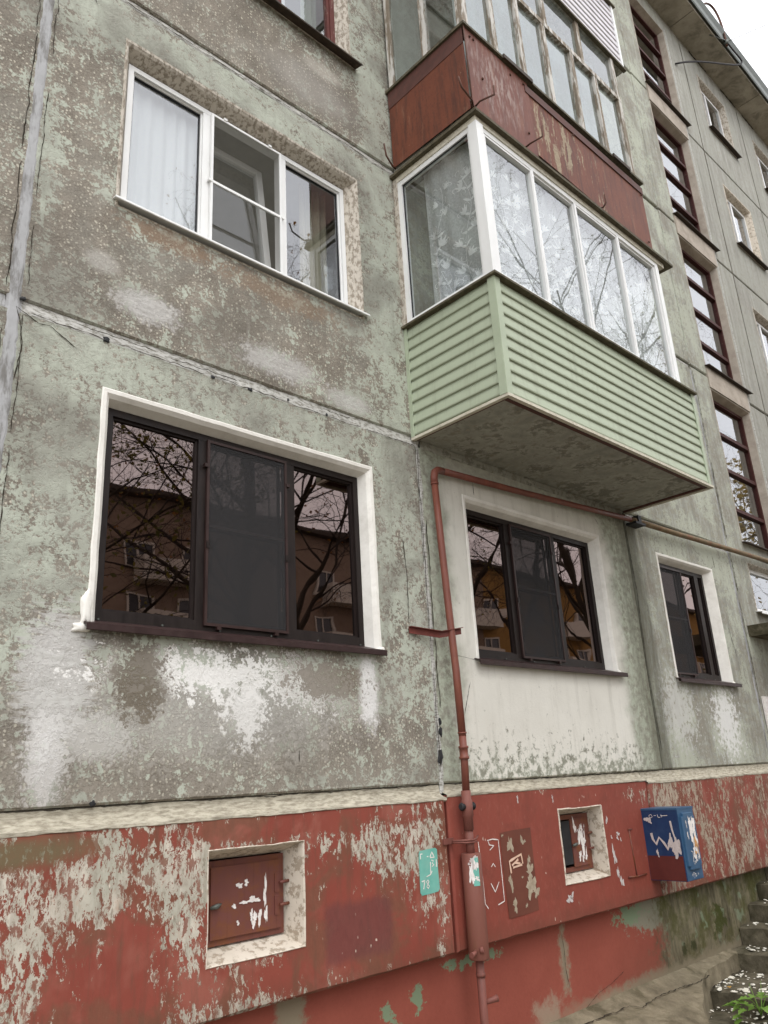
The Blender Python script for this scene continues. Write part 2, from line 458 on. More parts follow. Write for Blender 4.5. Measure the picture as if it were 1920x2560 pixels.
def mat_sheer(name, color, alpha, fold=0.0):
    g = Nt(name)
    tr = g.n("ShaderNodeBsdfTransparent", {'Color': (1, 1, 1, 1)})
    df = g.n("ShaderNodeBsdfDiffuse", {'Color': color})
    tl = g.n("ShaderNodeBsdfTranslucent", {'Color': color})
    a = g.n("ShaderNodeMixShader", {0: 0.4, 1: df.outputs[0], 2: tl.outputs[0]})
    f = alpha
    if fold:
        f = g.mr(g.noise(g.P, 60, 4, 0.6), 0.3, 0.7, alpha - fold, alpha + fold)
    mx = g.n("ShaderNodeMixShader", {0: f, 1: tr.outputs[0], 2: a.outputs[0]})
    g.t.links.new(mx.outputs[0], g.out.inputs[0])
    return g.m


def mat_siding(name, a, b):
    g = Nt(name)
    geo = g.n("ShaderNodeNewGeometry").outputs['Position']
    col = g.mix(g.add(g.mul(g.noise(geo, 2.0, 4, .6), .6), g.mul(g.rnd(), .4)), S(*a), S(*b))
    st = g.noise(g.vs(geo, (16, 16, 1.2)), 1.0, 4, .65)
    col = g.mix(g.mr(st, .52, .74, 0, .35), col, S(134, 136, 116))
    col = g.mix(g.mr(g.add(g.z, g.mul(g.sub(st, .5), .02)), .022, .010, 0, .4), col, S(110, 112, 92))
    col = g.mix(g.mr(g.add(g.z, g.mul(g.sub(st, .5), .04)), .070, .096, 0, .28), col, S(122, 124, 104))
    w = g.noise(g.vs(geo, (1.3, 1.3, 9)), 1.0, 2, .5)
    return g.fin(col, .5, g.bump(w, .25, .02), .3)


def mat_red_sheet():
    g = Nt("rusty_red_sheet")
    P = g.P
    Pw = g.warp(g.vs(P, (1, 1, 0.45)), 9, 0.06)
    n1 = g.noise(Pw, 7, 6, 0.68)
    n2 = g.noise(P, 45, 4, 0.7)
    col = g.mix(g.noise(P, 3, 5, 0.62), S(98, 53, 37), S(126, 73, 52))
    col = g.mix(g.mr(n2, 0.48, 0.72, 0, 0.5), col, S(78, 40, 32))
    col = g.mix(g.mr(g.noise(g.vs(P, (18, 18, 2)), 1.0, 4, .7), .46, .66, 0, .7), col, S(70, 44, 37))
    sheetL = g.mr(g.x, 5.17, 5.19, 1, 0)
    sc = g.mul(sheetL, g.mr(g.y, -0.93, -0.95))
    col = g.mix(g.mul(sc, 0.45), col, S(118, 74, 66))
    scr = g.noise(g.n('ShaderNodeMapping', {'Vector': P, 'Rotation': (0, math.radians(40), 0), 'Scale': (30, 30, 6)}).outputs[0], 1.0, 4, .7)
    grey = g.mul(sc, g.mul(g.ell(4.70, 3.2, 0.34, 0.34, n1, 2.4, 0.6), g.mr(scr, 0.46, 0.6, 0, 0.85)))
    col = g.mix(grey, col, S(158, 140, 132))
    dr = g.noise(g.vs(g.warp(P, 8, .05), (11, 11, 2.2)), 1.0, 6, .72)
    yel = g.mul(g.mr(g.x, 5.19, 5.2), g.mr(g.add(dr, g.mul(g.ell(5.40, 3.1, 0.42, 0.5, n1, 1.6, 0.8), 0.13)), 0.605, 0.63))
    yel = g.mul(yel, g.mr(g.x, 6.6, 6.3))
    col = g.mix(g.mul(yel, 0.85), col, g.mix(g.mr(n2, .3, .7), S(126, 108, 84), S(176, 164, 136)))
    pale = g.mr(g.noise(g.vs(g.warp(P, 6, .05), (14, 14, 1.6)), 1.0, 5, .72), .58, .68, 0, .35)
    col = g.mix(pale, col, S(150, 112, 88))
    sp = g.mul(g.mr(g.vor(P, 16), 0.09, 0.06), g.mr(g.noise(P, 3, 2), 0.5, 0.55))
    col = g.mix(g.mul(sp, 0.6), col, S(184, 150, 128))
    return g.fin(col, 0.62, g.bump(g.add(n1, g.mul(n2, 0.5)), 0.3, 0.005), 0.3)


def mat_slab():
    g = Nt("balcony_slab_concrete")
    Pw = g.warp(g.P, 5, 0.1)
    n1 = g.noise(Pw, 3.2, 6, 0.68)
    n2 = g.noise(Pw, 16, 5, 0.7)
    col = g.mix(g.mr(n1, .3, .7), S(130, 131, 122), S(188, 186, 175))
    col = g.mix(g.mr(g.add(g.mul(n1, 0.6), g.mul(n2, 0.4)), 0.5, 0.57, 0, 0.65), col, S(76, 77, 68))
    col = g.mix(g.mr(n2, 0.56, 0.64, 0, 0.4), col, S(170, 160, 142))
    return g.fin(col, 0.95, g.bump(g.add(n1, n2), 0.5, 0.01), 0.1)


def mat_hatch():
    g = Nt("rusty_red_steel")
    n1 = g.noise(g.warp(g.P, 14, 0.03), 16, 6, 0.7)
    n2 = g.noise(g.P, 5, 4, 0.6)
    col = g.mix(n2, S(100, 58, 51), S(120, 72, 64))
    col = g.mix(g.mul(g.mr(n1, 0.44, 0.56), g.mr(n2, 0.32, 0.55, 0, 0.9)), col, g.mix(n1, S(94, 50, 28), S(130, 80, 52)))
    runs = g.mr(g.noise(g.vs(g.P, (40, 40, 3)), 1.0, 4, 0.65), 0.56, 0.7, 0, 0.4)
    col = g.mix(runs, col, S(84, 44, 36))
    return g.fin(col, 0.55, g.bump(n1, 0.25, 0.003), 0.4)


def mat_asphalt():
    g = Nt("yard_ground")
    n1 = g.noise(g.P, 1.3, 5, 0.6)
    n2 = g.noise(g.P, 60, 4, 0.7)
    col = g.mix(n1, S(108, 102, 92), S(140, 134, 122))
    col = g.mix(g.mr(n2, 0.45, 0.7, 0, 0.5), col, S(52, 48, 38))
    return g.fin(col, 0.92, g.bump(n2, 0.6, 0.01), 0.15)


def mat_leaf(name, a, b):
    g = Nt(name)
    geo = g.n("ShaderNodeNewGeometry").outputs['Random Per Island']
    col = g.mix(geo, S(*a), S(*b))
    df = g.n("ShaderNodeBsdfPrincipled", {'Base Color': col, 'Roughness': 0.55, 'Specular IOR Level': 0.3})
    tl = g.n("ShaderNodeBsdfTranslucent", {'Color': col})
    mx = g.n("ShaderNodeMixShader", {0: 0.35, 1: df.outputs[0], 2: tl.outputs[0]})
    g.t.links.new(mx.outputs[0], g.out.inputs[0])
    return g.m


MT = {}
MT['wall_left'] = mat_wall('left')
MT['wall_mid'] = mat_wall('mid')
MT['wall_right'] = mat_wall('right')
for _z in ('left', 'mid', 'right'):
    MT['plinth_' + _z] = mat_plinth(_z)
MT['foundation'] = mat_foundation()
MT['slab'] = mat_slab()
MT['white_plaster'] = mat_paint("white_plaster", (222, 218, 210), (240, 237, 230), 0.8, 5, 0.25, (178, 170, 158), 0.15, 1, 0.35)
MT['old_plaster'] = mat_flake("old_reveal_plaster", (128, 119, 106), (158, 147, 133), (182, 174, 161), (206, 198, 186), 0.56, 34, 0.5, 0.9, 0.07)
MT['soffit_plaster'] = mat_flake("pitted_reveal_plaster", (120, 108, 92), (150, 138, 120), (178, 166, 148), (196, 184, 168), 0.55, 26, 1, 0.9, 0.05)
MT['cream_ledge'] = mat_flake("cream_ledge", (122, 115, 100), (156, 147, 130), (178, 171, 154), (198, 191, 173), 0.55, 16, 4.0, 0.9, 0.16)
MT['hatch_plaster'] = mat_flake("hatch_reveal", (150, 142, 128), (178, 160, 140), (196, 186, 170), (218, 208, 194), 0.64, 20, 1, 0.9, 0.05)
MT['sealant'] = mat_flake("grey_sealant", (104, 102, 100), (136, 134, 130), (156, 156, 157), (182, 182, 183), 0.6, 14, 0.25, 0.85, 0.1)
MT['sealant_old'] = mat_flake("cracked_sealant", (118, 114, 106), (150, 147, 138), (170, 169, 164), (198, 196, 190), 0.6, 22, 2.5, 0.9, 0.08)
MT['tar'] = mat_paint("black_tar", (26, 26, 28), (46, 46, 48), 0.6)
MT['gap'] = mat_concrete("joint_gap", (78, 74, 64), (110, 104, 92), 12, 0.5)
MT['crack'] = mat_paint("crack_dark", (44, 41, 36), (66, 60, 52), 0.95, spec=0.05)
MT['pvc_white'] = mat_paint("white_pvc", (226, 226, 224), (238, 238, 237), 0.35, 4, 0.12, (190, 186, 178), 0.45, 0.3, 0.02)
MT['pvc_brown'] = mat_paint("dark_brown_pvc", (26, 19, 18), (38, 29, 26), 0.45, 30, spec=0.3, vert=0.2, bstr=0.15)
MT['sill_brown'] = mat_paint("brown_sill_metal", (40, 24, 23), (54, 34, 32), 0.45, 12, 0.3, (76, 62, 58), 0.35)
MT['sill_dark'] = mat_paint("rusted_dark_sill", (48, 40, 34), (76, 64, 54), 0.7, 14, 0.4, (100, 82, 64))
MT['screen'] = mat_sheer("insect_screen", S(82, 81, 82), 0.66)
MT['screen_frame'] = mat_paint("screen_frame_brown", (44, 30, 28), (58, 40, 37), 0.4)
MT['wood_red'] = mat_flake("worn_red_timber", (108, 84, 74), (150, 122, 108), (82, 38, 33), (102, 50, 43), 0.75, 22, 0.15, 0.6, 0.03)
MT['wood_dark_red'] = mat_flake("stair_red_timber", (74, 52, 46), (108, 82, 72), (58, 28, 25), (76, 38, 33), 0.85, 20, 1, 0.6, 0.04)
MT['wood_grey'] = mat_flake("weathered_white_timber", (112, 100, 86), (150, 138, 122), (190, 186, 178), (216, 212, 206), 0.48, 20, 0.12, 0.85, 0.05)
MT['siding_green'] = mat_siding("green_vinyl", (163, 172, 149), (177, 186, 163))
MT['siding_green_plain'] = mat_paint("green_vinyl", (166, 176, 152), (177, 187, 163), 0.5, 5, 0.10, (140, 144, 124), 0.35, 1, 0.03)
MT['siding_white'] = mat_paint("white_vinyl", (196, 192, 196), (214, 210, 214), 0.5, 5, 0.2, (150, 140, 140))
MT['cap_dark'] = mat_paint("mossy_cap", (62, 56, 42), (96, 88, 70), 0.8, 18, 0.5, (120, 114, 92))
MT['trim_cream'] = mat_paint("cream_trim", (190, 184, 166), (212, 206, 190), 0.6, 14, 0.35, (124, 112, 82))
MT['red_sheet'] = mat_red_sheet()
MT['rail_brown'] = mat_paint("brown_rail", (74, 46, 40), (98, 62, 54), 0.65, 12, 0.3, (60, 50, 44))
MT['iron'] = mat_paint("rusty_iron", (70, 46, 36), (98, 64, 50), 0.75, 20, 0.4, (52, 40, 34))
MT['gas_red'] = mat_paint("red_pipe_paint", (104, 58, 47), (126, 73, 60), 0.5, 9, 0.3, (150, 92, 66), 0.4, 0.4)
MT['gas_pink'] = mat_paint("faded_pipe_paint", (108, 64, 56), (132, 82, 72), 0.6, 9, 0.5, (84, 54, 44), 0.35, 0.4)
MT['gas_green'] = mat_paint("mossy_pipe_paint", (104, 92, 68), (132, 112, 88), 0.75, 8, 0.6, (128, 66, 52), 0.3, 1)
MT['hatch'] = mat_hatch()
MT['blue'] = mat_paint("blue_enamel", (20, 46, 84), (30, 60, 98), 0.42, 6, 0.12, (92, 110, 130), 0.45)
MT['blue_light'] = mat_paint("light_blue_enamel", (44, 78, 110), (56, 92, 124), 0.45, 6, 0.2, (110, 128, 140), 0.45)  # paler blue for the lid, door and front plate
MT['box_red'] = mat_paint("maroon_paint", (84, 36, 32), (98, 44, 38), 0.6, 10, 0.2, (70, 34, 30))
MT['paper'] = mat_paint("torn_paper", (216, 208, 204), (240, 236, 232), 0.9, 30, 0.25, (170, 140, 110), 0.1)
MT['paper_grey'] = mat_paint("glue_residue", (186, 176, 172), (206, 198, 194), 0.9, 30, 0.3, (150, 130, 120), 0.1)
MT['glue_concrete'] = mat_concrete("bared_concrete", (150, 136, 116), (186, 172, 152), 20, 0.3)
MT['chalk'] = mat_paint("white_marker", (218, 208, 202), (240, 234, 228), 0.8, 40)
MT['teal'] = mat_paint("teal_stencil", (98, 166, 152), (122, 184, 170), 0.75, 8, 0.25, (150, 170, 156))
MT['poster_brown'] = mat_paint("brown_poster", (96, 52, 40), (112, 64, 50), 0.7, 6, 0.2, (84, 52, 42))
MT['metal_grey'] = mat_paint("galvanised_fascia", (82, 86, 82), (108, 112, 106), 0.5, 5, 0.3, (84, 90, 84), 0.5, 1, 0.1, 0.4)
MT['cable'] = mat_paint("black_cable", (40, 38, 40), (60, 56, 58), 0.6)
MT['soffit'] = mat_concrete("eave_soffit", (150, 144, 130), (184, 176, 162), 2.5, 0.6, (96, 92, 80))
MT['spandrel'] = mat_concrete("stair_spandrel", (160, 150, 138), (194, 183, 170), 4, 0.35, (110, 96, 84))
MT['steps'] = mat_concrete("step_concrete", (70, 65, 53), (122, 114, 96), 8, 0.8, (54, 52, 34), 1.0)
MT['apron'] = mat_concrete("apron_concrete", (96, 88, 72), (150, 139, 117), 5, 0.8, (74, 68, 48), 1.0)
MT['chips'] = mat_paint("white_paint_chips", (228, 222, 206), (244, 240, 228), 0.8)
MT['ground'] = mat_asphalt()
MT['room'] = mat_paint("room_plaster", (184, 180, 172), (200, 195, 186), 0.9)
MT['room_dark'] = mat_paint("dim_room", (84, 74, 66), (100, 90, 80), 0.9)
MT['curtain'] = mat_sheer("white_curtain", S(252, 252, 254), 0.97, 0.02)
MT['lace'] = mat_sheer("lace_net", S(242, 244, 246), 0.58, 0.14)
MT['lace_dense'] = mat_sheer("lace_thread", S(254, 254, 254), 0.97, 0.02)
MT['glass'] = mat_glass("window_glass", S(240, 244, 243), (0.96, 0.97, 1.0, 1), 0.20, 0.06)
MT['glass_old'] = mat_glass("old_pane_glass", S(214, 224, 222), (0.92, 0.94, 0.98, 1), 0.13, 0.25, 2.5, 0.22)
MT['glass_bronze'] = mat_glass("bronze_glass", S(96, 78, 70), (0.95, 0.74, 0.69, 1), 0.15, 0.16, 1.4)
MT['blue_thing'] = mat_paint("blue_plastic", (34, 92, 170), (44, 106, 184), 0.4)
MT['stick'] = mat_paint("pale_stick", (188, 184, 172), (206, 202, 190), 0.6)
MT['opp_wall'] = mat_concrete("ochre_render", (138, 119, 104), (158, 139, 122), 2, 0.3, (130, 106, 88))
MT['opp_yellow'] = mat_concrete("yellow_render", (146, 112, 64), (164, 130, 80), 2, 0.3, (150, 112, 60))
MT['opp_white'] = mat_paint("balcony_white_boards", (196, 188, 176), (214, 206, 194), 0.8)
MT['opp_glass'] = mat_paint("far_window_pane", (40, 40, 42), (58, 58, 60), 0.15, spec=0.6)
MT['bark'] = mat_concrete("tree_bark", (58, 50, 42), (86, 76, 64), 14, 0.4, (40, 36, 30), 1.0)
MT['twig'] = mat_paint("dark_twigs", (48, 40, 36), (70, 58, 50), 0.9)
MT['leaf_rust'] = mat_leaf("rust_leaves", (120, 74, 30), (160, 110, 44))
MT['leaf_yellow'] = mat_leaf("yellow_leaves", (150, 124, 50), (190, 160, 76))
MT['leaf_olive'] = mat_leaf("olive_leaves", (92, 96, 44), (140, 128, 60))
MT['leaf_green'] = mat_leaf("fresh_green_leaves", (100, 136, 56), (138, 170, 82))
MT['leaf_fallen'] = mat_leaf("fallen_leaf", (206, 150, 50), (226, 176, 84))


# ------------------------------------------------------------------ mesh helpers
def link(name, me, mat, parent=None):
    o = bpy.data.objects.new(name, me)
    if mat is not None and len(me.materials) == 0:
        me.materials.append(MT[mat] if isinstance(mat, str) else mat)
    COL.objects.link(o)
    if parent is not None:
        o.parent = parent
    return o


def from_bm(name, bm, mat, parent=None, bevel=0.0, smooth=False, segs=1):
    if bevel > 0:
        es = [e for e in bm.edges if e.is_manifold and e.calc_face_angle(0) > 0.5]
        bmesh.ops.bevel(bm, geom=es, offset=bevel, segments=segs, affect='EDGES', clamp_overlap=True)
    me = bpy.data.meshes.new(name)
    bm.normal_update()
    bm.to_mesh(me)
    bm.free()
    if smooth:
        me.polygons.foreach_set('use_smooth', [True] * len(me.polygons))
    return link(name, me, mat, parent)


def pydata(name, v, f, mat, parent=None, smooth=False):
    me = bpy.data.meshes.new(name)
    me.from_pydata([tuple(map(float, p)) for p in v], [], f)
    me.update()
    if smooth:
        me.polygons.foreach_set('use_smooth', [True] * len(me.polygons))
    return link(name, me, mat, parent)


def box_bm(bm, x0, x1, y0, y1, z0, z1):
    vs = [bm.verts.new((x, y, z)) for x in (x0, x1) for y in (y0, y1) for z in (z0, z1)]
    q = lambda *i: bm.faces.new([vs[k] for k in i])
    q(0, 1, 3, 2); q(4, 6, 7, 5); q(0, 4, 5, 1); q(2, 3, 7, 6); q(0, 2, 6, 4); q(1, 5, 7, 3)


def box(name, x0, x1, y0, y1, z0, z1, mat, parent=None, bevel=0.0):
    bm = bmesh.new()
    box_bm(bm, x0, x1, y0, y1, z0, z1)
    return from_bm(name, bm, mat, parent, bevel)


def boxes(name, lst, mat, parent=None, bevel=0.0):
    bm = bmesh.new()
    for b in lst:
        box_bm(bm, *b)
    return from_bm(name, bm, mat, parent, bevel)


def tube(name, pts, r, mat, parent=None, n=14, radii=None, cap=True):
    pts = [Vector(p) for p in pts]
    v, f = [], []
    up = Vector((0.13, 0.21, 0.97)).normalized()
    prev = None
    for i, p in enumerate(pts):
        d = (pts[min(i + 1, len(pts) - 1)] - pts[max(i - 1, 0)]).normalized()
        if prev is None:
            a = d.cross(up)
            if a.length < 0.1:
                a = d.cross(Vector((1, 0, 0)))
        else:
            a = prev - d * prev.dot(d)
        a.normalize()
        prev = a.copy()
        b = d.cross(a)
        rr = radii[i] if radii else r
        for k in range(n):
            t = 2 * math.pi * k / n
            v.append(p + (a * math.cos(t) + b * math.sin(t)) * rr)
    for i in range(len(pts) - 1):
        for k in range(n):
            k2 = (k + 1) % n
            f.append((i * n + k, i * n + k2, (i + 1) * n + k2, (i + 1) * n + k))
    if cap:
        f.append(tuple(range(n - 1, -1, -1)))
        f.append(tuple((len(pts) - 1) * n + k for k in range(n)))
    o = pydata(name, v, f, mat, parent)
    fl = np.array([len(p.vertices) == 4 for p in o.data.polygons])
    o.data.polygons.foreach_set('use_smooth', fl)
    return o


def empty(name, loc=(0, 0, 0)):
    o = bpy.data.objects.new(name, None)
    o.empty_display_size = 0.3
    o.location = loc
    COL.objects.link(o)
    return o


def tag(o, label=None, cat=None, group=None, kind=None):
    if label: o['label'] = label
    if cat: o['category'] = cat
    if group: o['group'] = group
    if kind: o['kind'] = kind
    return o


class Vn:
    """cheap smooth value noise for meshes"""
    def __init__(s, seed=0):
        s.t = np.random.default_rng(seed).random(4096) * 2 - 1

    def h(s, i, j): return s.t[(i * 73 + j * 179 + 57) % 4096]

    def __call__(s, x, y):
        i, j = math.floor(x), math.floor(y)
        fx, fy = x - i, y - j
        fx, fy = fx * fx * (3 - 2 * fx), fy * fy * (3 - 2 * fy)
        a = s.h(i, j) * (1 - fx) + s.h(i + 1, j) * fx
        b = s.h(i, j + 1) * (1 - fx) + s.h(i + 1, j + 1) * fx
        return a * (1 - fy) + b * fy


VN = Vn(3)


def sheet_panel(name, x0, x1, z0, z1, mat, parent, yf=0.0, depth=0.25, holes=(), step=0.11, amp=0.0025, cham=0.012, jit=0.003):
    """A thick wall slab with slightly uneven face, worn chamfered rim and rectangular openings."""
    def lines(a, b, cuts):
        ks = sorted({a + cham, b - cham, *cuts})
        out = []
        for p, q in zip(ks[:-1], ks[1:]):
            n = max(1, int(round((q - p) / step)))
            out += [p + (q - p) * i / n for i in range(n)]
        return out + [ks[-1]]
    xs = lines(x0, x1, [c for h in holes for c in h[:2]])
    zs = lines(z0, z1, [c for h in holes for c in h[2:]])
    v, f, idx = [], [], {}
    def vert(i, j):
        if (i, j) not in idx:
            x, z = xs[i], zs[j]
            inh = any(h[0] - 1e-6 <= x <= h[1] + 1e-6 and h[2] - 1e-6 <= z <= h[3] + 1e-6 for h in holes)
            y = yf + (0 if inh else amp * (VN(x * 1.7, z * 1.7) + 0.6 * VN(x * 5, z * 5 + 9)))
            if i in (0, len(xs) - 1):
                x += jit * VN(z * 14, x * 3)
            if j in (0, len(zs) - 1):
                z += jit * VN(x * 14, z * 3 + 40)
            idx[(i, j)] = len(v)
            v.append((x, y, z))
        return idx[(i, j)]
    for i in range(len(xs) - 1):
        for j in range(len(zs) - 1):
            mx, mz = (xs[i] + xs[i + 1]) / 2, (zs[j] + zs[j + 1]) / 2
            if any(h[0] < mx < h[1] and h[2] < mz < h[3] for h in holes):
                continue
            f.append((vert(i, j), vert(i + 1, j), vert(i + 1, j + 1), vert(i, j + 1)))
    # rim: chamfer, then side to the back
    nx, nz = len(xs), len(zs)
    ring = [(i, 0) for i in range(nx)] + [(nx - 1, j) for j in range(1, nz)] + [(i, nz - 1) for i in range(nx - 2, -1, -1)] + [(0, j) for j in range(nz - 2, 0, -1)]
    r0 = [vert(*q) for q in ring]
    r1, r2 = [], []
    for q in ring:
        x = x0 if q[0] == 0 else x1 if q[0] == nx - 1 else xs[q[0]]
        z = z0 if q[1] == 0 else z1 if q[1] == nz - 1 else zs[q[1]]
        r1.append(len(v)); v.append((x, yf + cham, z))
        r2.append(len(v)); v.append((x, yf + depth, z))
    for k in range(len(ring)):
        k2 = (k + 1) % len(ring)
        f.append((r0[k], r1[k], r1[k2], r0[k2]))
        f.append((r1[k], r2[k], r2[k2], r1[k2]))
    for (a, b, c, d) in holes:          # opening sides
        o = len(v)
        v += [(a, yf, c), (b, yf, c), (b, yf, d), (a, yf, d), (a, yf + depth, c), (b, yf + depth, c), (b, yf + depth, d), (a, yf + depth, d)]
        for k in range(4):
            k2 = (k + 1) % 4
            f.append((o + k, o + k2, o + 4 + k2, o + 4 + k))
    return pydata(name, v, f, mat, parent)


def strip_v(name, xc, w, z0, z1, mat, parent, y=-0.004, seed=1, jag=0.25, step=0.03):
    """vertical smeared joint filler with ragged rims"""
    vn = Vn(seed)
    n = max(2, int((z1 - z0) / step))
    cols = 5
    v, f = [], []
    for i in range(n + 1):
        z = z0 + (z1 - z0) * i / n
        l = xc - w / 2 - w * jag * abs(vn(z * 9, 1)) - w * .5 * jag * vn(z * 40, 4)
        r = xc + w / 2 + w * jag * abs(vn(z * 9, 7)) + w * .5 * jag * vn(z * 40, 9)
        for k in range(cols):
            t = k / (cols - 1)
            yy = y - 0.002 * math.sin(math.pi * t) * (0.5 + 0.5 * vn(z * 6, 3)) + 0.0008 * vn(z * 30, k * 3.0)
            if k in (0, cols - 1):
                yy = y + 0.010
            v.append((l + (r - l) * t, yy, z))
    for i in range(n):
        for k in range(cols - 1):
            a = i * cols + k
            f.append((a, a + 1, a + cols + 1, a + cols))
    return pydata(name, v, f, mat, parent)


def strip_h(name, x0, x1, zb, zt, mat, parent, y=-0.002, seed=1, jag=0.015, step=0.03, ytop=None):
    """horizontal smeared joint filler: straight upper rim under the panel above, ragged lower rim"""
    vn = Vn(seed)
    n = max(2, int((x1 - x0) / step))
    rows = 5
    v, f = [], []
    ytop = y if ytop is None else ytop
    for i in range(n + 1):
        x = x0 + (x1 - x0) * i / n
        b = zb - jag * vn(x * 8, 2) - jag * .6 * vn(x * 33, 5)
        for k in range(rows):
            t = k / (rows - 1)
            yy = y + (ytop - y) * t + 0.002 * vn(x * 9, k * 2.0) + 0.001 * vn(x * 37, k * 5.0)
            if k == 0:
                yy = y + 0.010
            v.append((x, yy, b + (zt - b) * t))
    for i in range(n):
        for k in range(rows - 1):
            a = i * rows + k
            f.append((a, a + rows, a + rows + 1, a + 1))
    return pydata(name, v, f, mat, parent)


def crack_v(pts, w, y, seed=0, th=0.003):
    """ragged thin ribbon through (x, z) points on plane y -> verts, faces"""
    rg = random.Random(seed)
    out = []
    for (a, b) in zip(pts[:-1], pts[1:]):
        d = math.hypot(b[0] - a[0], b[1] - a[1])
        n = max(1, int(d / 0.02))
        for i in range(n):
            t = i / n
            out.append((a[0] + (b[0] - a[0]) * t + rg.uniform(-.35, .35) * w, a[1] + (b[1] - a[1]) * t + rg.uniform(-.35, .35) * w))
    out.append(pts[-1])
    v, f = [], []
    for i, p in enumerate(out):
        q0, q1 = out[max(i - 1, 0)], out[min(i + 1, len(out) - 1)]
        dx, dz = q1[0] - q0[0], q1[1] - q0[1]
        L = math.hypot(dx, dz) or 1
        ww = w * rg.uniform(0.35, 1.25) * (0.25 if i in (0, len(out) - 1) else 1)
        v.append((p[0] - dz / L * ww / 2, y, p[1] + dx / L * ww / 2))
        v.append((p[0] + dz / L * ww / 2, y, p[1] - dx / L * ww / 2))
    for i in range(len(out) - 1):
        f.append((2 * i, 2 * i + 1, 2 * i + 3, 2 * i + 2))
    return v, f


def cracks(name, lst, mat, parent, seed=0):
    for k, (pts, w, y) in enumerate(lst):
        v, f = crack_v(pts, w, y, seed + k)
        pydata(name, v, f, mat, parent)


def blob_v(cx, cz, rx, rz, seed, n=18, rag=0.45, ang=0.0):
    rg = random.Random(seed)
    n, rag = 30, min(.75, rag * 1.35)
    ph = [rg.uniform(0, 6.28) for _ in range(5)]
    pts = []
    for k in range(n):
        t = 2 * math.pi * k / n
        r = 1 + rag * (0.5 * math.sin(2 * t + ph[0]) + 0.35 * math.sin(3 * t + ph[1]) + 0.3 * math.sin(5 * t + ph[2])) + rag * rg.uniform(-.55, .45)
        r = max(r, .18)
        a, b = rx * r * math.cos(t), rz * r * math.sin(t)
        pts.append((cx + a * math.cos(ang) - b * math.sin(ang), cz + a * math.sin(ang) + b * math.cos(ang)))
    return pts


def flat_polys(name, polys, mp, mat, parent=None):
    """polygons in (u, v) laid on a surface by mp(u, v) -> xyz"""
    V, F = [], []
    for poly in polys:
        cu = sum(p[0] for p in poly) / len(poly)
        cv = sum(p[1] for p in poly) / len(poly)
        o = len(V)
        V.append(mp(cu, cv))
        V += [mp(*p) for p in poly]
        n = len(poly)
        F += [(o, o + 1 + k, o + 1 + (k + 1) % n) for k in range(n)]
    return pydata(name, V, F, mat, parent)


def flat_pieces(name, polys, mp, mat, parent=None, nrm=(0, -1, 0)):
    """every blob is a piece of its own; a stroke (list of quads) is one piece"""
    for k, p in enumerate(polys):
        lift = Vector(nrm) * (.00025 * k)
        flat_polys(name, [p] if isinstance(p[0], tuple) else p, lambda u, v: tuple(Vector(mp(u, v)) + lift), mat, parent)


def stroke(pts, w, seed=0, taper=True):
    """hand-drawn stroke outline as quads (list of polys)"""
    rg = random.Random(seed)
    P = []
    for a, b in zip(pts[:-1], pts[1:]):
        n = max(1, int(math.hypot(b[0] - a[0], b[1] - a[1]) / (w * 1.5)))
        P += [(a[0] + (b[0] - a[0]) * i / n, a[1] + (b[1] - a[1]) * i / n) for i in range(n)]
    P.append(pts[-1])
    polys = []
    L, R = [], []
    for i, p in enumerate(P):
        q0, q1 = P[max(i - 1, 0)], P[min(i + 1, len(P) - 1)]
        dx, dz = q1[0] - q0[0], q1[1] - q0[1]
        l = math.hypot(dx, dz) or 1
        ww = w * rg.uniform(.7, 1.2) / 2
        L.append((p[0] - dz / l * ww, p[1] + dx / l * ww))
        R.append((p[0] + dz / l * ww, p[1] - dx / l * ww))
    for i in range(len(P) - 1):
        polys.append([L[i], L[i + 1], R[i + 1], R[i]])
    return polys


def bez(p, n=10):
    out = []
    for i in range(n + 1):
        t = i / n
        q = [Vector(a) for a in p]
        while len(q) > 1:
            q = [q[k].lerp(q[k + 1], t) for k in range(len(q) - 1)]
        out.append(q[0])
    return out


def add_parts(o, parts):
    pass


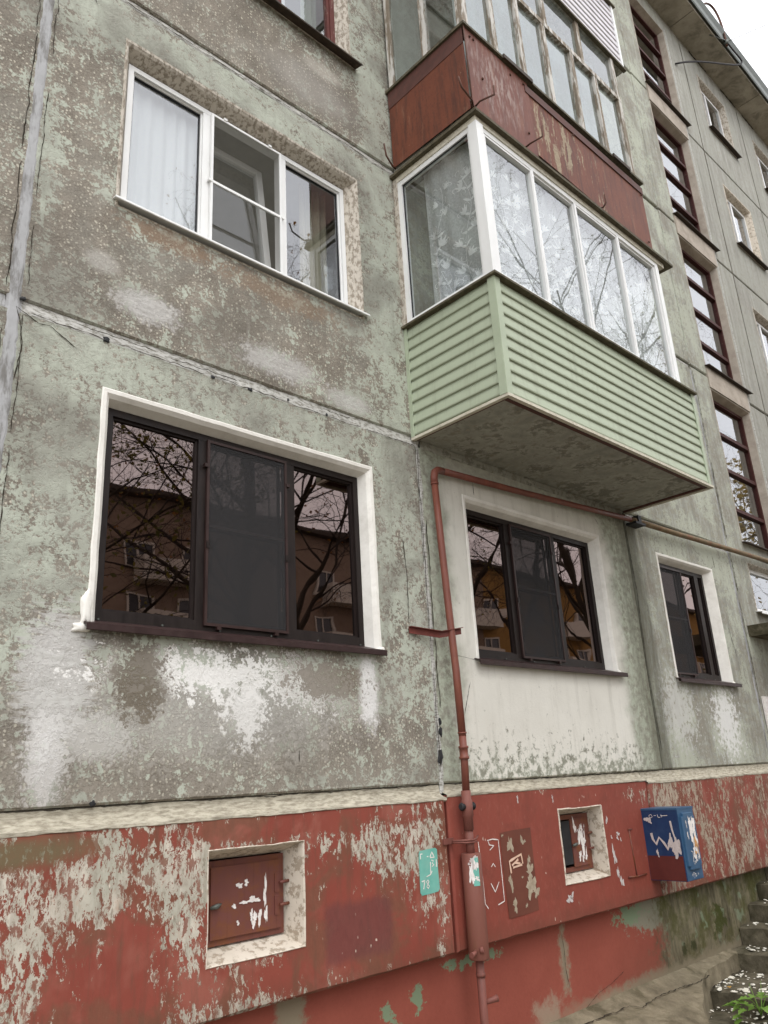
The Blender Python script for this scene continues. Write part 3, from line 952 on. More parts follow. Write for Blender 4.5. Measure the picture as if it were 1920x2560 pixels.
# ================================================================== SETTING: ground
def build_ground():
    bm = bmesh.new()
    R = 900
    vs = [bm.verts.new(p) for p in ((-R, -R, GROUND), (R, -R, GROUND), (R, R, GROUND), (-R, R, GROUND))]
    bm.faces.new(vs)
    tag(from_bm("ground", bm, 'ground'), kind='structure')
    # sloping concrete apron along the wall
    v, f = [], []
    n = 150
    xs = [-6 + (8.36 + 6) * i / n for i in range(n + 1)]
    prof = [(0.07, -4.365), (-0.15, -4.43), (-0.45, -4.53), (-0.8, -4.63), (-0.84, -4.74)]
    for x in xs:
        fs = float(np.interp(x, [6.2, 6.8, 7.3, 7.55, 8.36], [1.0, .5, .26, .15, .10]))
        for k, (y, z) in enumerate(prof):
            if k > 0:
                y = .07 + (y - .07) * fs
                z = -4.365 + (z + 4.365) * fs if k < 4 else z
            v.append((x, y + .02 * VN(x * 5, 2) * (k > 2), z + (0.012 * VN(x * 2.2, y * 4 + 3) + .008 * VN(x * 13, y * 17)) * (k > 0)))
    m = len(prof)
    for i in range(n):
        for k in range(m - 1):
            a = i * m + k
            f.append((a, a + 1, a + m + 1, a + m))
    e = n * m
    v.append((8.36, 0.07, -4.74))
    f.append((e, e + len(v) - 1 - e if False else len(v) - 1, e + 4, e + 3, e + 2, e + 1))
    ap = tag(pydata("apron_path", v, f, 'apron'), kind='structure')
    # long crack across the apron
    def zz(x, y):
        ys = [p[0] for p in prof][::-1]
        return float(np.interp(y, ys, [p[1] for p in prof][::-1])) + 0.008
    rg = random.Random(4)
    P = []
    for i in range(70):
        t = i / 69
        x = 5.4 + 2.07 * t
        y = float(np.interp(x, [5.4, 5.73, 6.03, 6.17, 6.27, 6.66, 6.97, 7.23, 7.47], [-.10, -.081, -.099, -.088, -.153, -.118, -.132, -.154, -.136])) + rg.uniform(-.008, .008)
        P.append((x, y))
    V, F = [], []
    for i, (x, y) in enumerate(P):
        w = 0.004 * rg.uniform(.4, 1.5)
        V += [(x, y - w, zz(x, y - w)), (x, y + w, zz(x, y + w))]
    F = [(2 * i, 2 * i + 2, 2 * i + 3, 2 * i + 1) for i in range(len(P) - 1)]
    pydata("crack", V, F, 'crack', ap)
    for (pts, w) in (([(7.48, -.14), (7.62, -.09), (7.75, -.10), (7.86, -.05), (8.05, -.03), (8.2, -.06), (8.3, -.04)], .006), ([(7.62, -.09), (7.7, -.2), (7.82, -.26)], .004)):
        V = []
        P = []
        for (a, b) in zip(pts[:-1], pts[1:]):
            for i in range(7):
                P.append((a[0] + (b[0] - a[0]) * i / 7 + rg.uniform(-.008, .008), a[1] + (b[1] - a[1]) * i / 7 + rg.uniform(-.008, .008)))
        for (x, y) in P:
            ww = w * rg.uniform(.5, 1.5)
            V += [(x, y - ww, -4.532), (x, y + ww, -4.532)]
        pydata("crack", V, [(2 * i, 2 * i + 2, 2 * i + 3, 2 * i + 1) for i in range(len(P) - 1)], 'crack', ap)


# ================================================================== APARTMENT BUILDING
B = empty("apartment_building", (0, 0, GROUND))
B.matrix_world = Matrix.Translation((0, 0, 0))
tag(B, "five-storey panel apartment block with peeling pale green paint and a red plinth", "building")

XJ = [-5.24, -2.04, 1.16, 4.32, 7.5, 10.07, 12.68, 15.25, 17.85, 21.0]


def surround(win, R0, R1, R2, y1, y2, mat, mat_in=None, face=0.0):
    """splayed plaster band and reveal round an opening; R = (x0, x1, z0, z1)"""
    def ring(R, y, j=0.0):
        x0, x1, z0, z1 = R
        n = 16
        pts = []
        for i in range(n): pts.append((x0 + (x1 - x0) * i / n, z0))
        for i in range(n): pts.append((x1, z0 + (z1 - z0) * i / n))
        for i in range(n): pts.append((x1 - (x1 - x0) * i / n, z1))
        for i in range(n): pts.append((x0, z1 - (z1 - z0) * i / n))
        return [(x + j * VN(z * 11, x), y, z + j * VN(x * 11, z)) for x, z in pts]
    R1 = (R1[0], R1[1], R0[2] - .002, R1[3])
    R2 = (R2[0], R2[1], R0[2] - .001, R2[3])
    out = (R0[0] - 0.012, R0[1] + 0.012, R0[2] - 0.012, R0[3] + 0.012)
    mid = ((R0[0] + R1[0]) / 2, (R0[1] + R1[1]) / 2, (R0[2] + R1[2]) / 2, (R0[3] + R1[3]) / 2)
    rings = [ring(out, 0.004, .004), ring(R0, -0.006 - face, .003), ring(mid, -0.004 - face, .002), ring(R1, y1, .002), ring(R2, y2), ring(R2, y2 + 0.10)]
    v = [p for r in rings for p in r]
    n = len(rings[0])
    f = []
    for k in range(len(rings) - 1):
        for i in range(n):
            j = (i + 1) % n
            f.append((k * n + i, k * n + j, (k + 1) * n + j, (k + 1) * n + i))
    return pydata("reveal", v, f, mat, win)


def frame_boxes(x0, x1, z0, z1, w, ya, yb, wb=None):
    wb = w if wb is None else wb
    return [(x0, x0 + w, ya, yb, z0, z1), (x1 - w, x1, ya, yb, z0, z1),
            (x0 + w, x1 - w, ya + .0005, yb, z1 - w, z1), (x0 + w, x1 - w, ya + .0005, yb, z0, z0 + wb)]


def room(x0, x1, z0, z1, ya, yb, mat, parent, name="room_shell"):
    """inside faces of the room behind an opening, open to the front"""
    v = [(x0, ya, z0), (x1, ya, z0), (x1, ya, z1), (x0, ya, z1), (x0, yb, z0), (x1, yb, z0), (x1, yb, z1), (x0, yb, z1)]
    f = [(0, 1, 5, 4), (1, 2, 6, 5), (2, 3, 7, 6), (3, 0, 4, 7), (4, 5, 6, 7)]
    return pydata(name, v, f, mat, parent)


def curtain(name, x0, x1, z0, z1, y, mat, label, folds=9, amp=0.03, seed=0, parent=None):
    vn = Vn(seed)
    nx, nz = 90, 10
    v, f = [], []
    for i in range(nx + 1):
        for j in range(nz + 1):
            t, s = i / nx, j / nz
            ph = t * folds * 2 * math.pi + 1.2 * vn(t * 5, 3)
            yy = y + amp * (0.5 + 0.5 * math.sin(ph)) * (1.15 - 0.5 * s) + 0.01 * vn(t * 8, s * 3)
            v.append((x0 + (x1 - x0) * t + 0.008 * math.cos(ph) * (1 - s), yy, z0 + (z1 - z0) * s))
    for i in range(nx):
        for j in range(nz):
            a = i * (nz + 1) + j
            f.append((a, a + nz + 1, a + nz + 2, a + 1))
    o = pydata(name, v, f, mat, parent, smooth=True)
    return tag(o, label, "curtain") if parent is None else o


def sill_sheet(x0, x1, z, ya, yb, drop, mat, win, lip=0.025, th=0.004):
    """folded metal sill: slopes out from the frame, turned-down front lip"""
    bm = bmesh.new()
    prof = [(ya, z), (yb, z - drop), (yb - .001, z - drop - lip), (yb + 0.004, z - drop - lip - .004), (yb + 0.006, z - drop - .006), (ya, z - 0.010)]
    L = [bm.verts.new((x0, y, zz)) for y, zz in prof]
    R_ = [bm.verts.new((x1, y, zz)) for y, zz in prof]
    n = len(prof)
    for k in range(n):
        k2 = (k + 1) % n
        bm.faces.new((L[k], R_[k], R_[k2], L[k2]))
    bm.faces.new(L[::-1])
    bm.faces.new(R_)
    bmesh.ops.recalc_face_normals(bm, faces=bm.faces)
    return from_bm("sill", bm, mat, win)


def pane(x0, x1, z0, z1, y, mat, win, name="pane"):
    tilt = random.uniform(-.0015, .0015)
    v = [(x0, y, z0), (x1, y + tilt, z0), (x1, y + tilt * 1.5, z1), (x0, y, z1)]
    return pydata(name, v, [(0, 1, 2, 3)], mat, win)


def brown_window(R2, m1, m2, screen, label, xr, sill_l, sill_r, left_hidden=False):
    """dark PVC window with an insect screen over one sash"""
    x0, x1, z0, z1 = R2
    ya, yb = 0.085, 0.145
    w = boxes("window", frame_boxes(x0, x1, z0, z1, 0.045, ya, yb, 0.062), 'pvc_brown', B, 0.004)
    w['label'] = label
    mull = [m for m in (m1, m2) if m]
    edges = [x0 + 0.045]
    for (a, b) in mull:
        box("mullion", a, b, ya + 0.002, yb, z0 + 0.062, z1 - 0.045, 'pvc_brown', w, 0.004)
        edges += [a, b]
    edges.append(x1 - 0.045)
    zb, zt = z0 + 0.062, z1 - 0.045
    for k in range(0, len(edges), 2):
        a, b = edges[k], edges[k + 1]
        boxes("glazing_bead", frame_boxes(a, b, zb, zt, 0.014, ya + 0.018, yb - .01), 'pvc_brown', w)
        pane(a + 0.012, b - 0.012, zb + 0.012, zt - 0.012, 0.118, 'glass_bronze', w)
    sx0, sx1, sz0, sz1 = screen
    fr = boxes("screen_frame", frame_boxes(sx0, sx1, sz0, sz1, 0.018, 0.066, 0.083) + [(sx0 + .018, sx1 - .018, 0.0745, 0.082, (sz0 + sz1) / 2 + .02, (sz0 + sz1) / 2 + .036)], 'screen_frame', w, 0.002)
    pydata("screen_mesh", [(sx0 + .015, .074, sz0 + .015), (sx1 - .015, .074, sz0 + .015), (sx1 - .015, .074, sz1 - .015), (sx0 + .015, .074, sz1 - .015)], [(0, 1, 2, 3)], 'screen', w)
    for (cx, cz) in ((sx0 + .1, sz0 - .008), (sx1 - .1, sz0 - .008), (sx0 - 0.006, sz1 - .18), (sx1 + 0.006, sz1 - .18)):
        box("screen_clip", cx - .014, cx + .014, 0.060, 0.084, cz - .012, cz + .012, 'screen_frame', w, 0.002)
    for cz in ((sz0 + sz1) / 2 - .10,):
        for cx in (sx0 + .012, sx1 - .012):
            box("screen_tab", cx - .010, cx + .010, 0.058, 0.066, cz - .022, cz + .022, 'pvc_brown', w, 0.002)
    sill_sheet(sill_l, sill_r, z0 + 0.004, 0.088, -0.06, 0.045, 'sill_brown', w, 0.034)
    for k in range(6):
        sx = sill_l + 0.12 + (sill_r - sill_l - .24) * k / 5
        box("screw", sx - .005, sx + .005, 0.078, 0.086, z0 + .006, z0 + .016, 'metal_grey', w, 0.002)
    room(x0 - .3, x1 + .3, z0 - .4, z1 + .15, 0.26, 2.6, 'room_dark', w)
    return w


# ---- wall panels and openings
def opening(x0, x1, k):
    return (x0, x1, k * FL - 1.79, k * FL - 0.39)


HOLES = {}
for k in range(0, 5):
    HOLES[(2, k)] = (1.692, 3.800, k * FL - 1.79, k * FL - 0.39)
HOLES[(3, 0)] = (4.835, 6.925, -1.79, -0.39)
HOLES[(4, 0)] = (8.095, 9.470, -1.80, -0.385)
for k in range(0, 5):
    HOLES[(6, k)] = (13.27, 14.50, k * FL - 1.80, k * FL - 0.45)
    HOLES[(7, k)] = (15.90, 17.13, k * FL - 1.80, k * FL - 0.45)
STAIR = [(0.15, 2.48), (2.85, 5.16), (5.55, 7.85), (8.25, 10.45)]
SX0, SX1 = 10.62, 11.94

for c in range(len(XJ) - 1):
    if c == 8:
        continue
    for k in range(5):
        x0, x1 = XJ[c] + 0.011, XJ[c + 1] - 0.011
        zb = (k - 1) * FL + (0.0 if k > 0 else 0.025)
        zt = k * FL - (0.075 if c < 5 else 0.035)
        if k == 0:
            zb = -2.675
        if k == 4:
            zt = 10.98
        if c == 5:          # stairwell bay
            hs = []
            for (a, b) in STAIR:
                if a >= zb - .3 and b <= zt + .3 and zb <= (a + b) / 2 <= zt:
                    hs = [(SX0, SX1, max(a, zb + 0.03), min(b, zt - 0.03))]
            if k == 0:
                hs = [(SX0, SX1, -0.80, -0.13)]
            sheet_panel("wall_panel", x0, x1, zb, zt, 'wall_right', B, 0, 0.25, hs)
        else:
            h = HOLES.get((c, k))
            if c == 2 and k == 4:
                h = None
            sheet_panel("wall_panel", x0, x1, zb, zt, 'wall_left' if c < 3 else 'wall_mid' if (c == 3 and k == 0) else 'wall_right', B, 0, 0.25, [h] if h else [])
# dark backing that closes the joints between panels
box("joint_backing", -5.3, 1.5, 0.045, 0.06, -2.7, 11.0, 'gap', B)
for (a, b) in ((3.9, 4.75), (7.05, 8.0), (9.6, 10.5), (12.1, 13.1), (14.6, 15.8), (17.2, 18.5)):
    box("joint_backing", a, b, 0.045, 0.06, -2.7, 11.0, 'gap', B)
for k in range(0, 4):
    box("joint_backing", 1.5, 18.4, 0.0455, 0.0605, k * FL - 0.12, k * FL + 0.08, 'gap', B)
box("joint_backing", 1.5, 18.4, 0.0455, 0.0605, -2.8, -2.6, 'gap', B)

# ---- joint fillers
sv = strip_v("joint_sealant", 1.16, 0.085, -2.62, 10.8, 'sealant', B, -0.003, 5, 0.10)
strip_v("joint_sealant", 4.325, 0.035, -2.74, -0.02, 'sealant_old', B, -0.003, 8, 0.6)
strip_v("joint_sealant", 10.075, 0.05, -2.62, 0.05, 'sealant', B, 0.0, 12, 0.4)
strip_v("joint_sealant", 10.06, 0.05, 0.05, 2.6, 'sealant', B, 0.001, 13, 0.4)
strip_h("joint_sealant", -2.0, 1.115, -0.10, 0.0, 'sealant', B, -0.002, 21, 0.012, ytop=0.014)
strip_h("joint_sealant", 1.20, 4.30, -0.10, 0.0, 'sealant_old', B, -0.002, 22, 0.014, ytop=0.016)
strip_h("joint_sealant", 1.20, 4.30, FL - 0.068, FL, 'sealant_old', B, 0.006, 23, 0.006, ytop=0.022)
strip_h("joint_sealant", -2.0, 1.115, FL - 0.068, FL, 'sealant', B, 0.006, 24, 0.006, ytop=0.022)
strip_h("joint_sealant", 7.6, 10.05, -0.085, -0.006, 'sealant_old', B, 0.008, 25, 0.006, ytop=0.03)
strip_h("joint_sealant", 7.6, 10.05, FL - 0.07, FL - .01, 'sealant_old', B, 0.01, 26, 0.006, ytop=0.03)
strip_h("joint_sealant", 4.35, 7.48, -0.088, -0.017, 'slab', B, -0.004, 28, 0.01, ytop=-0.002)
strip_h("joint_sealant", 10.15, 10.58, -0.035, -0.002, 'sealant', B, 0.004, 27, 0.006, ytop=0.02)

lines = []
rg = random.Random(11)
def wob(x0, z0, x1, z1, n, a):
    q = rg.uniform(0, 90)
    sx, sz = (1.0, .25) if abs(z1 - z0) > abs(x1 - x0) else (.25, 1.0)
    return [(x0 + (x1 - x0) * i / n + a * sx * 1.3 * VN(q + i * .45, 3) + rg.uniform(-a, a) * .3, z0 + (z1 - z0) * i / n + a * sz * 1.3 * VN(q + i * .45, 8) + rg.uniform(-a, a) * .3) for i in range(n + 1)]
for (z0, z1) in ((0.05, 0.9), (1.0, 1.9), (1.95, 2.6), (-0.2, -1.0), (-1.1, -1.9), (-2.0, -2.6)):
    lines.append((wob(1.108, z0, 1.108, z1, 24, .006), 0.007, -0.012))
for (z0, z1) in ((0.1, 0.5), (0.7, 1.5), (1.8, 2.6), (-0.1, -0.8), (-0.9, -1.6)):
    lines.append((wob(1.214, z0, 1.214, z1, 20, .006), 0.006, -0.012))
for (x0, x1, z) in ((1.25, 1.7, -.078), (1.75, 2.35, -.082), (2.4, 3.0, -.08), (3.05, 3.7, -.083), (3.75, 4.28, -.084), (1.5, 2.0, -.04), (2.1, 2.6, -.05), (3.3, 3.6, -.04)):
    lines.append((wob(x0, z, x1, z, 22, .005), 0.006, -0.010))
for (x0, x1, z) in ((1.4, 2.2, FL - .066), (2.3, 3.1, FL - .064), (3.2, 3.9, FL - .066)):
    lines.append((wob(x0, z, x1, z, 18, .004), 0.007, -0.004))
lines += [(wob(4.345, -2.15, 4.35, -0.7, 40, .006), 0.010, -0.014), (wob(4.30, -2.6, 4.305, -1.9, 18, .005), 0.007, -0.014), (wob(4.30, -1.7, 4.30, -0.1, 30, .006), 0.007, -0.014),
          (wob(10.1, -2.0, 10.09, -0.7, 18, .006), 0.016, -0.012), (wob(10.11, -.6, 10.1, 0.0, 14, .006), 0.020, -0.012), (wob(10.095, 0.1, 10.09, 1.2, 14, .006), 0.018, -0.012),
          (wob(10.09, 1.4, 10.09, 2.6, 14, .006), 0.016, -0.012)]
cracks("joint_crack", lines, 'crack', B, 30)
# cracks in the wall faces
cracks("wall_crack", [([(1.17, -.06), (1.3, -.12), (1.36, -.11), (1.52, -.2)], .006, -.005), ([(1.17, -.06), (1.2, -.14), (1.22, -.3), (1.2, -.5)], .006, -.005),
                      ([(1.42, 2.52), (1.44, 2.5), (1.47, 2.44)], .007, -.005), ([(4.72, -1.95), (4.66, -2.1), (4.62, -2.2)], .005, -.006), ([(4.55, -1.75), (4.85, -1.78)], .003, -.006),
                      ([(4.08, -.9), (4.1, -1.2), (4.09, -1.55)], .006, -.006), ([(9.55, -0.2), (9.57, -0.36)], .008, -.005), ([(9.62, -1.1), (9.7, -1.45)], .008, -.005),
                      ([(3.06, -2.43), (3.065, -2.5)], .007, -.005), ([(4.98, -.2), (4.985, -.36)], .006, -.005), ([(6.9, -.2), (6.96, -.28)], .006, -.005),
                      ([(7.50, -.1), (7.53, -.9), (7.49, -1.6), (7.52, -2.5)], .010, -.004)], 'crack', B, 60)
for i, (x, z, s) in enumerate(((1.685, -.075, .022), (2.41, -.085, .018), (2.705, -.08, .02), (3.02, -.06, .014), (3.37, -.075, .014), (4.335, -2.32, .022), (4.345, -2.25, .016), (4.32, -2.5, .03), (1.78, -2.665, .018), (1.2, .0, .02))):
    bm = bmesh.new()
    bmesh.ops.create_icosphere(bm, subdivisions=2, radius=1)
    for v_ in bm.verts:
        k_ = 1 + 0.5 * VN(v_.co.x * 2 + i * 7, v_.co.z * 2)
        v_.co = Vector((x + v_.co.x * s * k_ * .9, -0.006 + v_.co.y * s * .35, z + v_.co.z * s * k_ * (1.6 if i in (5, 6, 7) else .8)))
    from_bm("tar_lump", bm, 'tar', B)

# ---- ground-floor windows (bronze)
w1 = brown_window((1.752, 3.722, -1.738, -0.462), (2.372, 2.452), (3.062, 3.128), (2.428, 3.052, -1.705, -0.498),
                  "large dark brown window with bronze glass and grey insect screen on the left", 0, 1.665, 3.80)
surround(w1, HOLES[(2, 0)], (1.738, 3.752, -1.76, -0.435), (1.752, 3.722, -1.738, -0.462), 0.02, 0.095, 'white_plaster')
w3 = brown_window((4.90, 6.84, -1.738, -0.462), (5.47, 5.55), (6.175, 6.24), (5.535, 6.165, -1.705, -0.498),
                  "dark brown window with bronze glass below the green balcony", 0, 4.80, 6.99)
surround(w3, HOLES[(3, 0)], (4.88, 6.878, -1.76, -0.435), (4.90, 6.84, -1.738, -0.462), 0.02, 0.095, 'white_plaster')
w4 = brown_window((8.16, 9.36, -1.74, -0.455), (8.76, 8.80), (9.13, 9.22), (8.20, 8.765, -1.705, -0.49),
                  "narrower dark brown window right of the pipe bracket", 0, 8.06, 9.55)
surround(w4, HOLES[(4, 0)], (8.14, 9.425, -1.76, -0.425), (8.16, 9.36, -1.74, -0.455), 0.02, 0.095, 'white_plaster')
# lumps of white filler squeezed out at the sill ends
for i, (x, z, sx, sz) in enumerate(((1.675, -1.70, .03, .10), (1.66, -1.80, .05, .03), (3.79, -1.775, .05, .03), (6.93, -1.775, .05, .03), (9.47, -1.785, .05, .03))):
    bm = bmesh.new()
    bmesh.ops.create_icosphere(bm, subdivisions=3, radius=1)
    for v_ in bm.verts:
        k_ = 1 + 0.35 * VN(v_.co.x * 2.5 + i * 7, v_.co.z * 2.5)
        v_.co = Vector((x + v_.co.x * sx * k_, -0.004 + v_.co.y * .018, z + v_.co.z * sz * k_))
    from_bm("filler_lump", bm, 'white_plaster', (w1, w1, w1, w3, w4)[i], smooth=True)

# ---- second-floor white PVC window
def white_window():
    x0, x1, z0, z1 = 1.752, 3.712, 0.965, 2.205
    ya, yb = 0.085, 0.145
    w = boxes("window", frame_boxes(x0, x1, z0, z1, 0.04, ya, yb, 0.05), 'pvc_white', B, 0.004)
    w['label'] = "white three-part window above the large brown window, middle sash tilted open"
    surround(w, HOLES[(2, 1)], (1.712, 3.782, 0.93, 2.272), (1.752, 3.712, 0.955, 2.225), 0.010, 0.095, 'old_plaster')
    for a, b in ((2.345, 2.412), (3.03, 3.1)):
        box("mullion", a, b, ya + .002, yb, z0 + .05, z1 - .04, 'pvc_white', w, 0.004)
    zb, zt = z0 + .05, z1 - .04
    for a, b in ((x0 + .04, 2.345), (3.10, x1 - .04)):
        boxes("glazing_bead", frame_boxes(a, b, zb, zt, 0.012, ya + .02, yb - .005), 'pvc_white', w)
        boxes("gasket", frame_boxes(a + .0122, b - .0122, zb + .0122, zt - .0122, 0.006, ya + .030, yb - .006), 'tar', w)
        pane(a + .012, b - .012, zb + .012, zt - .012, 0.125, 'glass', w)
    # tilted inner sash (hinged at the bottom, leaning into the room)
    bm = bmesh.new()
    a, b = 2.425, 3.02
    for bb in frame_boxes(a, b, zb, zt - .01, 0.06, 0.0, 0.05):
        box_bm(bm, *bb)
    bmesh.ops.rotate(bm, verts=bm.verts, cent=(0, 0, zb), matrix=Matrix.Rotation(-math.radians(7), 3, 'X'))
    bmesh.ops.translate(bm, verts=bm.verts, vec=(0, 0.165, 0))
    from_bm("tilted_sash", bm, 'pvc_white', w, 0.003)
    c7, s7 = math.cos(math.radians(7)), math.sin(math.radians(7))
    def tl(zz): return (0.19 + (zz - zb) * s7, zb + (zz - zb) * c7)
    y0_, z0_ = tl(zb + .06); y1_, z1_ = tl(zt - .07)
    pydata("pane", [(a + .055, y0_, z0_), (b - .055, y0_, z0_), (b - .055, y1_, z1_), (a + .055, y1_, z1_)], [(0, 1, 2, 3)], 'glass', w)
    # outer insect screen with one crossbar
    boxes("screen_frame", frame_boxes(2.405, 3.04, zb - .02, zt + .015, 0.018, 0.062, 0.082) + [(2.42, 3.03, 0.0625, 0.080, 1.545, 1.566)], 'pvc_white', w, 0.002)
    pydata("screen_mesh", [(2.42, .072, zb), (3.03, .072, zb), (3.03, .072, zt), (2.42, .072, zt)], [(0, 1, 2, 3)], mat_sheer("fine_screen", S(120, 118, 110), 0.42), w)
    for (cx, cz) in ((2.52, zt + .02), (2.93, zt + .02), (2.4, 1.555), (3.045, 1.555), (2.52, zb - .03), (2.93, zb - .03)):
        box("screen_clip", cx - .014, cx + .014, 0.056, 0.082, cz - .010, cz + .010, 'pvc_white', w, 0.002)
    sill_sheet(1.67, 3.83, z0 + .002, 0.088, -0.045, 0.022, 'pvc_white', w, 0.014)
    room(1.2, 4.2, 0.2, 2.55, 0.26, 3.6, 'room', w)
    return w
w2 = white_window()
curtain("window_curtain", 1.78, 2.40, 0.75, 2.3, 0.20, 'curtain', "white curtain behind the left pane of the white second-floor window", 6, 0.03, 2)
curtain("window_curtain", 3.42, 3.72, 0.75, 2.3, 0.32, mat_sheer("beige_curtain", S(206, 198, 176), 0.85, 0.05), "beige curtain at the right edge of the white second-floor window", 4, 0.04, 3)
box("cupboard", 2.75, 3.9, 1.6, 2.2, 0.2, 1.55, mat_paint("cream_cupboard", (210, 204, 190), (222, 216, 202), 0.5), None, 0.01)
tag(bpy.data.objects["cupboard"], "pale cupboard inside the room behind the white window", "cupboard")

# ---- third-floor red timber window
def red_window():
    x0, x1, z0, z1 = 1.752, 3.702, 3.665, 4.92
    w = boxes("window", frame_boxes(x0, x1, z0, z1, 0.055, 0.085, 0.15), 'wood_red', B, 0.003)
    w['label'] = "old red-brown timber window with white curtains at the top edge"
    surround(w, HOLES[(2, 2)], (1.735, 3.76, 3.63, 4.97), (1.752, 3.702, 3.655, 4.93), 0.015, 0.095, 'old_plaster')
    for a, b in ((2.36, 2.44), (2.98, 3.06)):
        box("mullion", a, b, 0.087, 0.15, z0 + .055, z1 - .055, 'wood_red', w, 0.003)
    ed = [x0 + .055, 2.36, 2.44, 2.98, 3.06, x1 - .055]
    for k in (0, 2, 4):
        boxes("sash", frame_boxes(ed[k] + .001, ed[k + 1] - .001, z0 + .0555, z1 - .0555, .03, .095, .14), 'wood_red' if k != 0 else 'wood_red', w, .002)
        pane(ed[k] + .02, ed[k + 1] - .02, z0 + .075, z1 - .075, 0.118, 'glass_old' if k != 4 else 'glass', w)
    sill_sheet(1.60, 3.86, z0 - .02, 0.088, -0.10, 0.055, 'sill_dark', w, 0.014)
    room(1.2, 4.2, 2.9, 5.25, 0.26, 3.0, 'room', w)
    return w
w5 = red_window()
curtain("window_curtain", 1.78, 3.22, 3.5, 5.1, 0.22, 'curtain', "white curtain in the red timber window at the top edge", 10, 0.04, 5)
curtain("window_curtain", 3.5, 3.7, 3.5, 5.1, 0.33, mat_sheer("green_curtain", S(168, 182, 160), 0.9, 0.05), "greenish curtain at the right side of the red timber window", 3, 0.04, 6)

# ---- far windows on the right
def far_window(c, k, frame_mat, sill_mat, label, rev, cur=None, split=0.40):
    h = HOLES[(c, k)]
    x0, x1, z0, z1 = h[0] + .05, h[1] - .08, h[2] + .04, h[3] - .09
    w = boxes("window", frame_boxes(x0, x1, z0, z1, .05, .10, .15), frame_mat, B, .003)
    w['label'] = label
    surround(w, h, (h[0] + .03, h[1] - .04, h[2] + .02, h[3] - .04), (x0, x1, z0 - .01, z1 + .02), .02, .105, rev)
    xm = x0 + (x1 - x0) * split
    box("mullion", xm - .035, xm + .035, .098, .15, z0 + .05, z1 - .05, frame_mat, w, .003)
    pane(x0 + .045, xm - .03, z0 + .045, z1 - .045, .125, 'glass', w)
    pane(xm + .03, x1 - .045, z0 + .045, z1 - .045, .125, 'glass', w)
    sill_sheet(h[0] - .02, h[1] + .05, z0 - .005, .10, -.09, .05, sill_mat, w, .02)
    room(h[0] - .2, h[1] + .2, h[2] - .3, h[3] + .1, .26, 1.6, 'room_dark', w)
    return w
far_window(6, 4, 'pvc_white', 'sill_dark', "small white window on the top storey under the eave", 'old_plaster')
far_window(6, 3, 'pvc_white', 'sill_dark', "white window with peach reveal one storey below the top", 'hatch_plaster')
far_window(6, 2, 'pvc_white', 'sill_dark', "white window at the right edge, two storeys below the eave", 'old_plaster')
far_window(6, 1, 'pvc_white', 'sill_dark', "second-storey white window near the right edge", 'old_plaster')
far_window(7, 4, 'pvc_white', 'sill_dark', "top-storey window cut off by the right edge", 'old_plaster')
far_window(7, 3, 'pvc_white', 'sill_dark', "fourth-storey window beyond the right edge", 'old_plaster')

# ---- stairwell windows
for n, (a, b) in enumerate(STAIR):
    z0, z1 = a + .03, b - .05
    w = boxes("stairwell_window", frame_boxes(SX0 + .02, SX1 - .04, z0, z1, .045, .10, .17), 'wood_dark_red', B, .003)
    w['label'] = "dark red stairwell window, " + ("lowest of the column", "second of the column from below", "third of the column from below", "topmost of the column under the eave")[n]
    surround(w, (SX0, SX1, a + .0, b), (SX0 + .01, SX1 - .015, a + .03, b - .015), (SX0 + .02, SX1 - .04, a + .05, b - .045), .02, .11, 'spandrel')
    hgt = z1 - z0
    zz = [z0 + .055, z0 + hgt * .235, z0 + hgt * .5, z0 + hgt * .755, z1 - .055]
    for q in range(1, 4):
        box("glazing_bar", SX0 + .0655, SX1 - .0855, .09, .165, zz[q] - .032, zz[q] + .022, 'wood_dark_red', w, .003)
    for q in range(4):
        pane(SX0 + .06, SX1 - .08, zz[q] + .018, zz[q + 1] - .03, .130 + .006 * random.random(), 'glass', w)
    sill_sheet(SX0 - .03, SX1 + .17, a + .03, .10, -.075, .035, 'sill_dark', w, .010)
    room(SX0 - .3, SX1 + .8, a - .3, b + .2, .26, 2.4, 'room', w)
for n, (za, zb) in enumerate(((2.515, 2.835), (5.195, 5.535), (7.885, 8.235))):
    box("spandrel", SX0 - .02, SX1 + .03, -.020, .04, za - .02, zb - .03, 'spandrel', B, .006)
# smeared white edge down the right side of the stair bay
strip_v("joint_sealant", 12.03, 0.07, -0.1, 10.6, 'sealant_old', B, -0.002, 41, 0.35, 0.06)
strip_v("joint_sealant", 12.68, 0.018, 0.0, 10.7, 'gap', B, -0.001, 42, 0.5, 0.06)
strip_v("joint_sealant", 15.25, 0.03, 0.0, 10.7, 'gap', B, -0.001, 43, 0.5, 0.06)

# ---- entrance corner at the right edge
w6 = boxes("window", frame_boxes(SX0 + .05, SX1 - .05, -.76, -.16, .05, .09, .15), 'pvc_white', B, .003)
w6['label'] = "small white window over the entrance at the right edge"
surround(w6, (SX0, SX1, -.80, -.13), (SX0 + .02, SX1 - .02, -.78, -.15), (SX0 + .05, SX1 - .05, -.765, -.16), .02, .1, 'old_plaster')
pane(SX0 + .09, SX1 - .09, -.72, -.2, .12, 'glass', w6)
sill_sheet(SX0 - .04, SX1 + .1, -.775, .09, -.08, .03, 'pvc_white', w6, .03)
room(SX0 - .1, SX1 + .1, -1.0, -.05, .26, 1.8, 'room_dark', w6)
can = sheet_panel("entrance_canopy", 10.2, 13.0, -1.16, -1.02, 'steps', B, -1.0, 1.0, (), .2, .006, .02)
can['label'] = "mossy concrete canopy over the entrance at the right edge"
box("notice_board", 10.16, 10.62, -.03, -.008, -2.35, -1.9, 'paper', B, .003)

